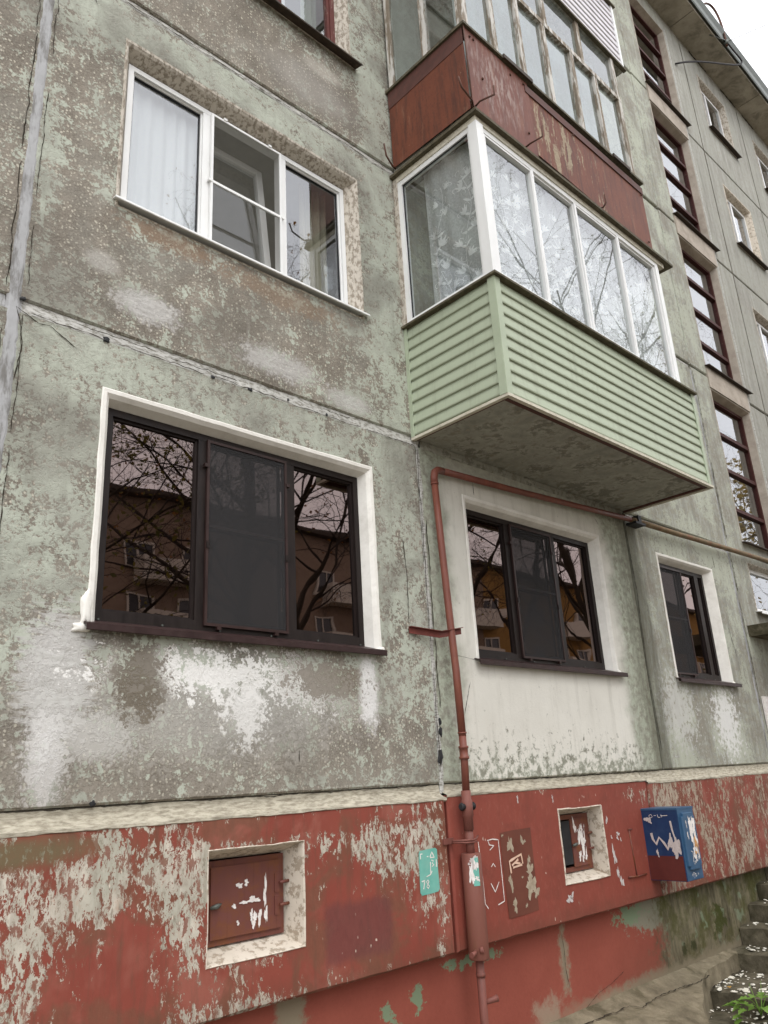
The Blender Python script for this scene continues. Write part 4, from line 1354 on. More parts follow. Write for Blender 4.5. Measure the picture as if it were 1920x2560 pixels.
# ---- plinth
HA = (2.412, 3.046, -3.492, -2.942)
HB = (5.606, 6.232, -3.477, -2.930)
sheet_panel("plinth_panel", -6, 4.285, -3.735, -2.775, 'plinth_left', B, -0.05, 0.13, [HA], .1, .0014, .014, .004)
sheet_panel("plinth_panel", 4.315, 7.045, -3.735, -2.755, 'plinth_mid', B, -0.046, 0.126, [HB], .1, .0014, .014, .004)
sheet_panel("plinth_panel", 7.06, 18.4, -3.735, -2.78, 'plinth_right', B, -0.052, 0.132, (), .12, .005, .014, .004)
found = sheet_panel("foundation_wall", -6, 18.4, -4.9, -3.70, 'foundation', B, 0.062, 0.2, (), .15, .006, .01, .002)
def ledge(x0, x1, zt, zb, yb, seed):
    vn = Vn(seed)
    n = int((x1 - x0) / .06)
    v, f = [], []
    prof = [(0.04, zt), (0.018, zt - .004), (0.012, zt - (zt - zb) * .35), (0.0, zt - (zt - zb) * .62), (yb * .55, zt - (zt - zb) * .8), (yb - .004, zb + .008), (yb - .006, zb - .004), (yb + .01, zb - .012)]
    m = len(prof)
    for i in range(n + 1):
        x = x0 + (x1 - x0) * i / n
        for k, (y, z) in enumerate(prof):
            v.append((x, y + .004 * vn(x * 6, k * 1.7), z + .004 * vn(x * 5, k * 2.3 + 50) + .003 * vn(x * 30, k) * (k > 3)))
    for i in range(n):
        for k in range(m - 1):
            a = i * m + k
            f.append((a, a + 1, a + m + 1, a + m))
    return pydata("ledge", v, f, 'cream_ledge', B)
ledge(-6, 4.30, -2.678, -2.780, -0.05, 1)
ledge(4.31, 7.05, -2.678, -2.760, -0.046, 2)
ledge(7.06, 18.4, -2.678, -2.785, -0.052, 3)
cracks("ledge_crack", [(wob(1.3, -2.682, 2.1, -2.681, 20, .003), .007, -.004), (wob(2.3, -2.684, 4.2, -2.683, 40, .003), .006, -.004), (wob(4.4, -2.684, 7.4, -2.683, 50, .003), .006, -.004)], 'crack', B, 5)
# edge of the foundation render: crack and bared strip
cracks("wall_crack", [([(5.6, -3.82), (5.615, -3.95), (5.605, -4.05), (5.63, -4.2)], .006, .05), ([(5.8, -4.37), (6.0, -4.3), (6.2, -4.27), (6.4, -4.22)], .004, .05)], 'crack', B, 77)


def hatch(H, D, yd, label, leaf, ajar):
    """basement hatch: splayed plaster reveal, steel frame, steel leaf with straps, hinges and padlock"""
    x0, x1, z0, z1 = D
    fr = boxes("basement_hatch", frame_boxes(x0, x1, z0, z1, .035, yd, yd + .04), 'hatch', B, .002)
    fr['label'] = label
    surr = [H, D]
    yf = -.05
    n = 12
    def ring(R, y, j):
        a, b, c, d = R
        pts = [(a + (b - a) * i / n, c) for i in range(n)] + [(b, c + (d - c) * i / n) for i in range(n)] + [(b - (b - a) * i / n, d) for i in range(n)] + [(a, d - (d - c) * i / n) for i in range(n)]
        return [(p + j * VN(q * 12, p), y, q + j * VN(p * 12, q)) for p, q in pts]
    G = (H[0] + .006, H[1] - .006, H[2] + .006, H[3] - .006)
    rings = [ring((H[0] - .008, H[1] + .008, H[2] - .008, H[3] + .008), yf + .006, .006), ring(H, yf - .005, .004), ring(G, yf + .004, .003), ring((x0 - .004, x1 + .004, z0 - .004, z1 + .004), yd + .03, .002)]
    v = [p for r in rings for p in r]
    m = 4 * n
    f = []
    for k in range(3):
        for i in range(m):
            j = (i + 1) % m
            f.append((k * m + i, k * m + j, (k + 1) * m + j, (k + 1) * m + i))
    pydata("reveal", v, f, 'hatch_plaster', fr)
    room(x0 - .02, x1 + .02, z0 - .02, z1 + .02, yd + .05, yd + .6, 'room_dark', fr)
    a, b, c, d = leaf
    bm = bmesh.new()
    box_bm(bm, a, b, yd - .012, yd - .004, c, d)
    if ajar:
        bmesh.ops.rotate(bm, verts=bm.verts, cent=(b, yd, 0), matrix=Matrix.Rotation(math.radians(ajar), 3, 'Z'))
    lf = from_bm("hatch_door", bm, 'hatch', fr, .002)
    for hz in (c + (d - c) * .33, c + (d - c) * .66):
        tube("hinge_pin", [(b - .02, yd - .03, hz), (b + .045, yd - .028, hz + .003)], .009, 'hatch', fr, 10)
        box("hinge_strap", b - .045, b - .012, yd - .018, yd - .0125, hz - .05, hz + .05, 'hatch', fr, .002)
    tube("padlock", [(a - .006, yd - .02, (c + d) / 2 - .02), (a + .03, yd - .03, (c + d) / 2 - .014), (a + .062, yd - .02, (c + d) / 2 - .006)], .011, 'metal_grey', fr, 10, [.008, .014, .004])
    return fr
h1 = hatch(HA, (2.478, 3.0, -3.425, -3.005), .09, "larger dark red steel basement hatch with padlock, left of the pipe", (2.508, 2.972, -3.393, -3.036), 0)
h2 = hatch(HB, (5.70, 6.215, -3.42, -2.985), .09, "small basement hatch standing ajar left of the blue box", (5.93, 6.165, -3.385, -3.02), 0)
box("gap_shade_plate", 5.80, 5.915, .075, .0852, -3.36, -3.03, 'tar', h2)  # solid black plate stands in for the darkness inside the hatch opening
for nm, prs, y in (("torn_paper", [(2.862, -3.2, .011, .075), (2.868, -3.31, .009, .05), (2.79, -3.325, .014, .034), (2.825, -3.318, .013, .04), (2.77, -3.31, .010, .03), (2.69, -3.145, .018, .016), (2.735, -3.135, .014, .014), (2.655, -3.245, .014, .010), (2.735, -3.232, .040, .009), (2.785, -3.226, .036, .014), (2.68, -3.33, .008, .012)], .0765),):
    flat_pieces(nm, [blob_v(a, b, c, d, 20 + i, 14, .4) for i, (a, b, c, d) in enumerate(prs)], lambda u, v: (u, .0755, v), 'paper', h1)
flat_pieces("torn_paper", [blob_v(a, b, c, d, 50 + i, 14, .5) for i, (a, b, c, d) in enumerate([(5.985, -3.08, .018, .05), (6.05, -3.16, .028, .07), (6.09, -3.22, .03, .06), (6.08, -3.1, .02, .03), (6.02, -3.31, .02, .03), (6.06, -3.33, .012, .035), (6.11, -3.31, .014, .04), (6.12, -3.14, .012, .05)])],
           lambda u, v: (u, .0755, v), 'paper', h2)

# ---- eave
sof = empty
eave = sheet_panel("eave_slab", -6, 18.6, 0, 0, 'soffit', B) if False else None
sl = []
xs_ = [-6, -2.9, .2, 3.3, 6.4, 9.5, 12.35, 15.35, 18.5]
for a, b in zip(xs_[:-1], xs_[1:]):
    box("eave_slab", a + .008, b - .008, -.50, .4, 10.86, 11.02, 'soffit', B, .012)
prof = [(-.50, 10.93), (-.545, 10.90), (-.56, 10.93), (-.555, 11.10), (-.60, 11.20), (-.595, 11.235), (-.3, 11.32), (.4, 11.5)]
for a, b in zip(xs_[:-1], xs_[1:]):
    bm = bmesh.new()
    A = [bm.verts.new((a + .003, y, z)) for y, z in prof]
    Bv = [bm.verts.new((b + .02, y - .002, z + .003)) for y, z in prof]
    for k in range(len(prof) - 1):
        bm.faces.new((A[k], A[k + 1], Bv[k + 1], Bv[k]))
    from_bm("eave_flashing", bm, 'metal_grey', B)
for (a, b) in ((13.1, 13.9), (14.5, 15.25), (15.6, 16.2)):
    cracks("eave_seam", [(wob(a, 10.83, b, 10.82, 14, .01), .05, -.006)], 'crack', B, int(a * 10))


# ================================================================== BALCONIES
BX0, BX1, BY = 4.262, 7.50, -0.985


def siding(name, axis, a, b, fixed, zb, ch, n, mat, parent, sign):
    """n interlocking vinyl boards; axis 'x' runs a..b along x at y = fixed, axis 'y' along y at x = fixed"""
    prof = [(0.013, 0.0), (0.013, 0.008), (0.003, 0.012), (0.0, 0.022), (0.003, 0.05), (0.008, ch - .012), (0.011, ch - .004), (0.016, ch + .001)]
    me = None
    for i in range(n):
        if me is None:
            v, f = [], []
            for t in (a, b):
                for (d, z) in prof:
                    v.append((t, fixed - sign * (-d) if False else fixed + d, z) if axis == 'x' else (fixed + d, t, z))
            m = len(prof)
            for k in range(m - 1):
                f.append((k, k + m, k + m + 1, k + 1) if axis == 'x' else (k, k + 1, k + m + 1, k + m))
            me = bpy.data.meshes.new(name)
            me.from_pydata(v, [], f)
            me.materials.append(MT[mat])
        o = bpy.data.objects.new(name, me)
        o.location = (0, 0, zb + ch * i)
        o.parent = parent
        COL.objects.link(o)


def green_balcony():
    # concrete slab is the base of the balcony
    bm = bmesh.new()
    box_bm(bm, BX0 + .05, BX1 + .02, BY + .06, -.002, -.015, .12)
    bal = from_bm("balcony", bm, 'slab', B, .01)
    bal['label'] = "second-storey balcony clad in pale green siding with white glazing"
    zb, zt = -.03, .985
    # bottom trim: L-shaped sheet
    boxes("bottom_trim", [(BX0 - .004, BX1 + .06, BY - .012, BY + .022, zb - .012, zb + .012), (BX0 - .004, BX0 + .03, BY + .022, .0, zb - .0115, zb + .0115),
                          (BX1 + .02, BX1 + .06, BY + .022, .0, zb - .0115, zb + .0115)], 'trim_cream', bal, .003)
    boxes("under_frame", [(BX0 + .03, BX1 + .02, BY + .04, BY + .075, -.032, -.016), (BX0 + .032, BX0 + .06, BY + .08, -.01, -.032, -.016), (BX1 - .01, BX1 + .02, BY + .08, -.01, -.032, -.016)], 'rail_brown', bal)
    ch = .0985
    siding("siding_board", 'x', BX0 + .055, BX1 - .02, BY, zb + .014, ch, 10, 'siding_green', bal, 1)
    siding("siding_board", 'y', BY + .055, -.03, BX0, zb + .014, ch, 10, 'siding_green', bal, 1)
    # right-hand end, seen only from the side
    sd = siding
    v_ = []
    for i in range(10):
        z = zb + .014 + ch * i
        box("siding_board", BX1 + .0, BX1 + .012, BY + .06, -.01, z + .012, z + ch - .002, 'siding_green_plain', bal, .004)
    # corner posts
    cp = .062
    boxes("corner_post", [(BX0 - .006, BX0 + cp, BY - .008, BY - .002, zb + .012, zt), (BX0 - .008, BX0 - .002, BY - .002, BY + cp, zb + .012, zt)], 'siding_green_plain', bal, .0015)
    boxes("end_trim", [(BX1 - .03, BX1 + .02, BY - .006, BY + .004, zb + .012, zt), (BX1 + .014, BX1 + .02, BY + .004, BY + .05, zb + .012, zt)], 'siding_green_plain', bal, .0015)
    box("end_trim", BX0 - .006, BX0 + .004, -.035, -.001, zb + .012, zt, 'siding_green_plain', bal, .0015)
    # backing that makes the grooves dark
    boxes("backing", [(BX0 + .02, BX1 - .01, BY + .020, BY + .03, zb + .012, zt), (BX0 + .020, BX0 + .03, BY + .03, -.01, zb + .012, zt)], 'siding_green_plain', bal)
    # cap and window board
    boxes("rail_cap", [(BX0 - .035, BX1 + .04, BY - .04, BY + .09, zt, zt + .02), (BX0 - .035, BX0 + .09, BY + .09, -.002, zt + .0003, zt + .0197)], 'cap_dark', bal, .003)
    # glazing: white PVC
    gz0, gz1 = zt + .02, 2.50
    gy = BY + .01
    boxes("window_board", [(BX0 - .02, BX1 + .0, BY - .02, BY + .08, gz0 + .0002, gz0 + .012), (BX0 - .02, BX0 + .08, BY + .08, -.004, gz0 + .0004, gz0 + .0118)], 'pvc_white', bal)
    gz0 += .012
    # corner post with rounded steps
    bm = bmesh.new()
    box_bm(bm, BX0 - .015, BX0 + .075, BY - .012, BY + .075, gz0, gz1)
    from_bm("glazing_corner_post", bm, 'pvc_white', bal, .028, segs=3)
    boxes("glazing_corner_strip", [(BX0 + .0745, BX0 + .10, gy, gy + .05, gz0, gz1), (BX0, BX0 + .05, BY + .0745, BY + .10, gz0, gz1)], 'pvc_white', bal, .004)
    # front leaves
    fx = [BX0 + .10, 5.03, 5.70, 6.46, 7.22]
    tops = boxes("glazing_rail", [(BX0 + .10, 7.29, gy - .004, gy + .06, gz1 - .05, gz1), (BX0 + .10, 7.29, gy - .004, gy + .06, gz0, gz0 + .035)], 'pvc_white', bal, .004)
    for i in range(4):
        a, b = fx[i], fx[i + 1]
        w = .035
        boxes("glazing_sash", frame_boxes(a + .002, b - .002, gz0 + .036, gz1 - .051, w * .62, gy + (.012 if i % 2 else .0), gy + .045), 'pvc_white', bal, .003)
        yp = gy + .028 + .006 * (i % 2)
        pane(a + .02, b - .02, gz0 + .05, gz1 - .065, yp, 'glass', bal)
        if i:
            box("glazing_mullion", a - .014, a + .016, gy - .006, gy + .012, gz0 + .036, gz1 - .0515, 'pvc_white', bal, .003)
    boxes("glazing_end_post", [(7.22, 7.29, gy - .006, gy + .06, gz0 + .0355, gz1 - .0505)], 'pvc_white', bal, .006)
    # left leaf
    boxes("glazing_sash", [(BX0, BX0 + .05, BY + .10, -.06, gz1 - .05, gz1 - .0005), (BX0, BX0 + .05, BY + .10, -.06, gz0, gz0 + .035),
                           (BX0 - .003, BX0 + .05, -.10, -.05, gz0 + .0005, gz1 - .0008)], 'pvc_white', bal, .004)
    boxes("gasket", [(BX0 + .012, BX0 + .018, -.112, -.10, gz0 + .035, gz1 - .05), (BX0 + .012, BX0 + .018, BY + .1, -.112, gz1 - .062, gz1 - .05)], 'tar', bal)
    pydata("pane", [(BX0 + .02, BY + .095, gz0 + .03), (BX0 + .02, -.095, gz0 + .03), (BX0 + .0215, -.095, gz1 - .045), (BX0 + .02, BY + .095, gz1 - .045)], [(0, 1, 2, 3)], 'glass', bal)
    box("wall_post", BX0 - .012, BX0 + .06, -.049, -.002, gz0, gz1 + .03, 'old_plaster', bal, .004)
    # right-end glazing
    boxes("glazing_sash", [(7.25, 7.29, BY + .075, -.02, gz1 - .05, gz1 - .0004), (7.25, 7.29, BY + .075, -.02, gz0, gz0 + .035)], 'pvc_white', bal, .003)
    pydata("pane", [(7.27, BY + .07, gz0 + .03), (7.27, -.02, gz0 + .03), (7.27, -.02, gz1 - .04), (7.27, BY + .07, gz1 - .04)], [(0, 1, 2, 3)], 'glass', bal)
    # lintel and dark roof cap of the glazing
    boxes("glazing_lintel", [(BX0 - .01, 7.42, BY - .005, BY + .10, gz1 + .0005, gz1 + .055), (BX0 - .01, BX0 + .10, BY + .10, -.002, gz1 + .0007, gz1 + .0548)], 'trim_cream', bal, .004)
    boxes("roof_cap", [(BX0 - .05, 7.56, BY - .05, BY + .2, gz1 + .056, gz1 + .085), (BX0 - .05, BX0 + .2, BY + .2, -.002, gz1 + .0563, gz1 + .0847), (7.30, 7.56, BY + .2, -.002, gz1 + .0563, gz1 + .0847)], 'cap_dark', bal, .004)
    box("ceiling", BX0 + .06, 7.4, BY + .08, -.003, gz1 + .0865, gz1 + .1, 'room', bal)
    box("inner_lining", BX0 + .04, BX1 - .05, BY + .09, BY + .1, .12, zt + .03, 'room_dark', bal)
    return bal
GB = green_balcony()


def red_balcony():
    bm = bmesh.new()
    box_bm(bm, BX0 + .02, 7.38, BY + .06, -.002, FL - .045, FL + .10)
    bal = from_bm("balcony", bm, 'slab', B, .01)
    bal['label'] = "third-storey balcony with rusty red sheet parapet and old timber glazing"
    z0, z1 = 2.665, 3.575
    y = BY + .022
    xl = BX0 - .002
    # front sheets (left one overlaps the right one and hangs lower)
    def sheet(nm, pts, th, mat, axis):
        v = []
        for d in (0, th):
            for (t, z) in pts:
                v.append((t, y - d, z) if axis == 'x' else (xl - d, t, z))
        n = len(pts)
        f = [tuple(range(n)), tuple(range(2 * n - 1, n - 1, -1))] + [(k, k + n, (k + 1) % n + n, (k + 1) % n) for k in range(n)]
        return pydata(nm, v, f, mat, bal)
    sheet("parapet_sheet", [(5.15, 2.735), (5.7, 2.72), (6.22, 2.70), (6.24, 2.665), (6.8, 2.67), (7.285, 2.675), (7.285, 3.46), (5.15, 3.53)], .004, 'red_sheet', 'x')
    sheet("parapet_sheet", [(BX0 + .004, 2.655), (4.6, 2.665), (4.9, 2.655), (5.0, 2.64), (5.19, 2.66), (5.2, 2.75), (5.17, 3.555), (BX0 + .004, 3.575)], .009, 'red_sheet', 'x')
    sheet("parapet_sheet", [(-.02, 2.69), (-.5, 2.675), (BY + .03, 2.66), (BY + .03, 3.40), (-.02, 3.385)], .004, 'red_sheet', 'y')
    sheet("parapet_strip", [(-.015, 3.38), (BY + .03, 3.395), (BY + .03, 3.575), (-.015, 3.575)], .008, 'rail_brown', 'y')
    tube("corner_rod", [(xl - .004, y - .012, 2.64), (xl + .004, y - .014, 3.1), (xl - .004, y - .012, 3.57)], .007, 'iron', bal, 8)
    boxes("parapet_frame", [(BX0 + .03, 7.25, y + .01, y + .04, 2.70, 2.74), (BX0 + .03, 7.25, y + .01, y + .04, 3.48, 3.52)], 'iron', bal)
    box("front_strip", 5.12, 7.285, y - .016, y - .005, 3.425, 3.515, 'rail_brown', bal, .003)
    bpy.data.objects[bal.name].children[-1].data.transform(Matrix.Translation((0, 0, 0)))
    # top rail
    boxes("rail_cap", [(BX0 - .03, 7.31, BY - .012, BY + .1, z1, z1 + .028), (BX0 - .03, BX0 + .08, BY + .1, -.002, z1 + .0004, z1 + .0276)], 'cap_dark', bal, .004)
    for (a, b) in ((4.78, 5.22), (6.66, 7.0)):
        box("rail_tin", a, b, BY - .03, BY - .0125, z1 - .008, z1 + .036, 'sill_dark', bal, .002)
    # timber glazing
    gz0, gz1 = z1 + .028, 5.30
    yg = BY + .012
    posts = [4.262, 4.735, 5.18, 5.65, 6.17, 6.64, 7.16]
    for i, px in enumerate(posts):
        w = .075 if i in (0, 6) else .06
        box("glazing_post", px - (0 if i == 0 else w / 2), px + (w if i == 0 else w / 2), yg, yg + .07, gz0, 4.70, 'wood_grey', bal, .004)
    box("transom", 4.34, 7.2, yg - .003, yg + .06, 4.70, 4.76, 'wood_grey', bal, .004)
    for px in (4.30, 5.30, 5.72, 6.42, 7.16):
        box("glazing_post", px - .03, px + .03, yg + .002, yg + .068, 4.7602, 5.36, 'wood_grey', bal, .004)
    box("sill_rail", 4.34, 7.12, yg + .004, yg + .05, gz0 + .0002, gz0 + .035, 'wood_grey', bal, .004)
    for i in range(6):
        a, b = posts[i] + .028, posts[i + 1] - .028
        pane(a, b, gz0 + .03, 4.705, yg + .035, 'glass_old', bal)
    up = (4.33, 5.30, 5.72, 6.42, 7.16)
    for i in range(4):
        pane(up[i] + .025, up[i + 1] - .025, 4.755, 5.36, yg + .036, 'glass_old', bal)
    # side glazing
    for (ya, yb) in ((-.09, -.035), (-.53, -.475)):
        box("glazing_post", BX0, BX0 + .06, ya, yb, gz0, 5.3, 'wood_grey', bal, .004)
    pydata("pane", [(BX0 + .03, -.48, gz0 + .01), (BX0 + .03, -.085, gz0 + .01), (BX0 + .03, -.085, 5.3), (BX0 + .03, -.48, 5.3)], [(0, 1, 2, 3)], 'glass_old', bal)
    pydata("pane", [(BX0 + .032, BY + .07, gz0 + .01), (BX0 + .032, -.525, gz0 + .01), (BX0 + .032, -.525, 5.3), (BX0 + .032, BY + .07, 5.3)], [(0, 1, 2, 3)], 'glass', bal)
    box("side_sill", BX0 + .002, BX0 + .06, BY + .09, -.53, gz0 + .0003, gz0 + .05, 'sill_dark', bal, .003)
    pydata("pane", [(7.19, BY + .07, gz0 + .01), (7.19, -.02, gz0 + .01), (7.19, -.02, 5.3), (7.19, BY + .07, 5.3)], [(0, 1, 2, 3)], 'glass', bal)
    box("glazing_post", 7.16, 7.22, -.08, -.02, gz0, 5.3, 'wood_grey', bal, .004)
    # line hooks bent from rod
    def hook(pts):
        tube("line_hook", bez(pts[:2] + [pts[1]] + pts[2:], 8) if False else pts, .0085, 'iron', bal, 8)
    hook([(4.262, -.98, 2.66), (4.20, -1.02, 2.65), (4.06, -1.03, 2.69), (4.03, -1.03, 2.78)])
    hook([(4.275, -.99, 2.66), (4.25, -1.06, 2.645), (4.35, -1.14, 2.72), (4.34, -1.15, 2.80)])
    hook([(4.97, -.98, 2.66), (4.95, -1.05, 2.645), (5.02, -1.14, 2.70), (5.03, -1.15, 2.82)])
    hook([(4.255, -.05, 2.66), (4.2, -.06, 2.66), (4.12, -.07, 2.72), (4.10, -.07, 2.84)])
    hook([(6.2, -.98, 2.66), (6.19, -1.02, 2.64), (6.2, -1.05, 2.68), (6.2, -1.05, 2.78)])
    for (x, z) in ((4.33, 3.5), (4.38, 3.5), (4.45, 3.1), (5.08, 2.9), (5.1, 3.5), (4.9, 3.47), (7.2, 2.75), (7.24, 3.4), (5.9, 3.4)):
        box("bolt", x - .008, x + .008, y - .022, y - .0095, z - .008, z + .008, 'iron', bal, .003)
    box("back_wall_boards", 4.35, 7.3, -.03, -.004, 2.85, 5.3, 'room', bal)
    return bal
RB = red_balcony()
curtain("balcony_curtain", 4.42, 7.05, 3.45, 5.32, -.80, mat_sheer("grey_white_curtain", S(226, 230, 232), 0.85, 0.1), "pale curtain behind the old timber glazing of the red balcony", 14, 0.05, 9)


def white_balcony():
    bm = bmesh.new()
    box_bm(bm, BX0 + .02, 7.44, BY + .03, -.002, 2 * FL - .05, 2 * FL + .10)
    bal = from_bm("balcony", bm, 'slab', B, .01)
    bal['label'] = "fourth-storey balcony with white siding cut by the top edge"
    siding("siding_board", 'x', BX0 + .01, 7.40, BY + .0, 5.385, .10, 10, 'siding_white', bal, 1)
    boxes("backing", [(BX0 + .02, 7.4, BY + .020, BY + .03, 5.39, 6.38)], 'rail_brown', bal)
    box("siding_side", BX0, BX0 + .012, BY + .02, -.02, 5.39, 6.385, 'siding_white', bal, .003)
    box("siding_side", 7.40, 7.412, BY + .02, -.02, 5.39, 6.385, 'siding_white', bal, .003)
    box("end_trim", 7.385, 7.425, BY - .008, BY + .04, 5.38, 6.4, 'pvc_white', bal, .003)
    box("rail_cap", BX0 - .03, 7.46, BY - .03, BY + .1, 6.386, 6.41, 'cap_dark', bal, .003)
    box("bottom_trim", BX0 - .01, 7.46, BY - .015, BY + .028, 5.352, 5.384, 'cap_dark', bal, .003)
    return bal
WB = white_balcony()


# ================================================================== LACE CURTAINS in the green balcony
def lace(name, umax, vmin, vmax, mp, label, seed, dens=1.0, scallop=True):
    """net sheet with a raised lily-and-tendril pattern; mp(u, v) gives a point on the folded cloth"""
    nu, nv = int(umax / .012), 50
    v, f = [], []
    for i in range(nu + 1):
        u = umax * i / nu
        vb = vmin + (.025 * abs(math.sin(u * 16)) if scallop else 0) + (0.09 * math.sin(u * 3.2 + .4) if scallop else 0)
        for j in range(nv + 1):
            v.append(mp(u, vb + (vmax - vb) * j / nv))
    for i in range(nu):
        for j in range(nv):
            a = i * (nv + 1) + j
            f.append((a, a + nv + 1, a + nv + 2, a + 1))
    o = pydata(name, v, f, 'lace', None, True)
    tag(o, label, "curtain", "lace curtains of the green balcony")
    rg = random.Random(seed)
    polys = []
    def petal(cu, cv, ang, L, W):
        q = []
        for k in range(9):
            t = k / 8
            q.append((L * t, W * math.sin(math.pi * t ** .7) * (1 - .3 * t)))
        q += [(p[0], -p[1]) for p in q[-2:0:-1]]
        c, s = math.cos(ang), math.sin(ang)
        polys.append([(cu + a * c - b * s, cv + a * s + b * c) for a, b in q])
    def curl(cu, cv, ang, r, turn, w=.005):
        pts = []
        for k in range(14):
            t = k / 13
            rr = r * (1 - .62 * t)
            th = ang + turn * 4.6 * t
            pts.append((cu + rr * math.cos(th) - r * math.cos(ang), cv + rr * math.sin(th) - r * math.sin(ang)))
        polys.extend(stroke(pts, w, rg.randint(0, 999)))
    def lily(cu, cv, ang, s):
        for da, L, W in ((-.75, .8, .12), (-.38, 1.0, .15), (0, 1.08, .16), (.38, 1.0, .15), (.75, .8, .12)):
            petal(cu, cv, ang + da * rg.uniform(.8, 1.1), s * L, s * W)
        curl(cu + s * .8 * math.cos(ang + 1.0), cv + s * .8 * math.sin(ang + 1.0), ang + 2.4, s * .28, -1)
        curl(cu + s * .8 * math.cos(ang - 1.0), cv + s * .8 * math.sin(ang - 1.0), ang - 2.4, s * .28, 1)
    cols = max(2, int(umax / .20 * dens))
    for c in range(cols):
        u0 = umax * (c + .5) / cols
        ph = rg.uniform(0, 6)
        top = vmax - rg.uniform(.12, .35)
        stem = []
        vv = vmin + .06
        while vv < top:
            stem.append((u0 + .06 * math.sin(vv * 6 + ph), vv))
            vv += .03
        polys.extend(stroke(stem, .005, c))
        vv = vmin + .12
        side = 1
        while vv < top:
            u = u0 + .06 * math.sin(vv * 6 + ph)
            lily(min(max(u + side * .05, .06), umax - .06), vv, math.pi / 2 - side * rg.uniform(.2, .9), rg.uniform(.07, .11))
            curl(min(max(u - side * .04, .06), umax - .06), vv + .05, rg.uniform(0, 6), .04, side)
            if rg.random() < .7:
                petal(u, vv - .04, math.pi / 2 + side * 1.0, .09, .014)
                petal(u, vv - .03, math.pi / 2 - side * 1.1, .08, .014)
            vv += rg.uniform(.10, .155)
            side = -side
    polys = [[(min(max(a, .002), umax - .002), b) for a, b in p] for p in polys]
    flat_polys("lace_pattern", polys, lambda a, b: tuple(Vector(mp(a, b)) + off), 'lace_dense', o)
    return o


off = Vector((-.004, 0, 0))
def side_map(u, v):
    return (BX0 + .11 + .018 * math.sin(u * 38) * (1.2 - .25 * v) + .01 * math.sin(u * 13 + v), -.27 - u * (1.0 - .04 * (v - 1)) - .03 * (v < 1.2) * (1.2 - v), v)
lace("lace_curtain", .60, 1.04, 2.5, side_map, "lace curtain behind the left side pane of the green balcony", 3, 1.0)
off = Vector((0, -.004, 0))
def front_map(u, v):
    return (4.43 + u, BY + .115 + .022 * math.sin(u * 34) * (1.25 - .25 * v) + .012 * math.sin(u * 11 + v), v)
lace("lace_curtain", 1.62, 1.0, 2.5, front_map, "lace curtain behind the front panes of the green balcony", 5, .9, False)
def front_map2(u, v):
    return (6.08 + u, BY + .125 + .022 * math.sin(u * 31) * (1.25 - .25 * v), v)
lace("lace_curtain", 1.1, 1.02, 2.5, front_map2, "lace curtain at the far end of the green balcony front", 8, .9, True)
t = tube("wooden_pole", [(4.46, -.34, .16), (4.40, -.28, 1.32)], .009, 'stick')
tag(t, "thin pale pole leaning inside the green balcony's left pane", "pole")
t = tube("wooden_pole", [(4.50, -.40, .16), (4.43, -.34, 1.36)], .008, 'stick')
tag(t, "thin pole under the lace hem, right of the paler pole", "pole")
bm = bmesh.new()
bmesh.ops.create_uvsphere(bm, u_segments=20, v_segments=12, radius=1)
for v_ in bm.verts:
    v_.co = Vector((4.5 + v_.co.x * .10, -.52 + v_.co.y * .16, .98 + v_.co.z * .14 * (1 + .2 * VN(v_.co.x * 2, v_.co.y * 2))))
tag(from_bm("plastic_bag", bm, 'blue_thing', None, smooth=True), "blue plastic bag behind the green balcony's left pane", "bag")
bm = bmesh.new()
box_bm(bm, 4.42, 4.75, -.75, -.3, .122, .86)
tag(from_bm("storage_box", bm, 'rail_brown', None, .01), "dark storage box under the blue bag inside the balcony", "box")


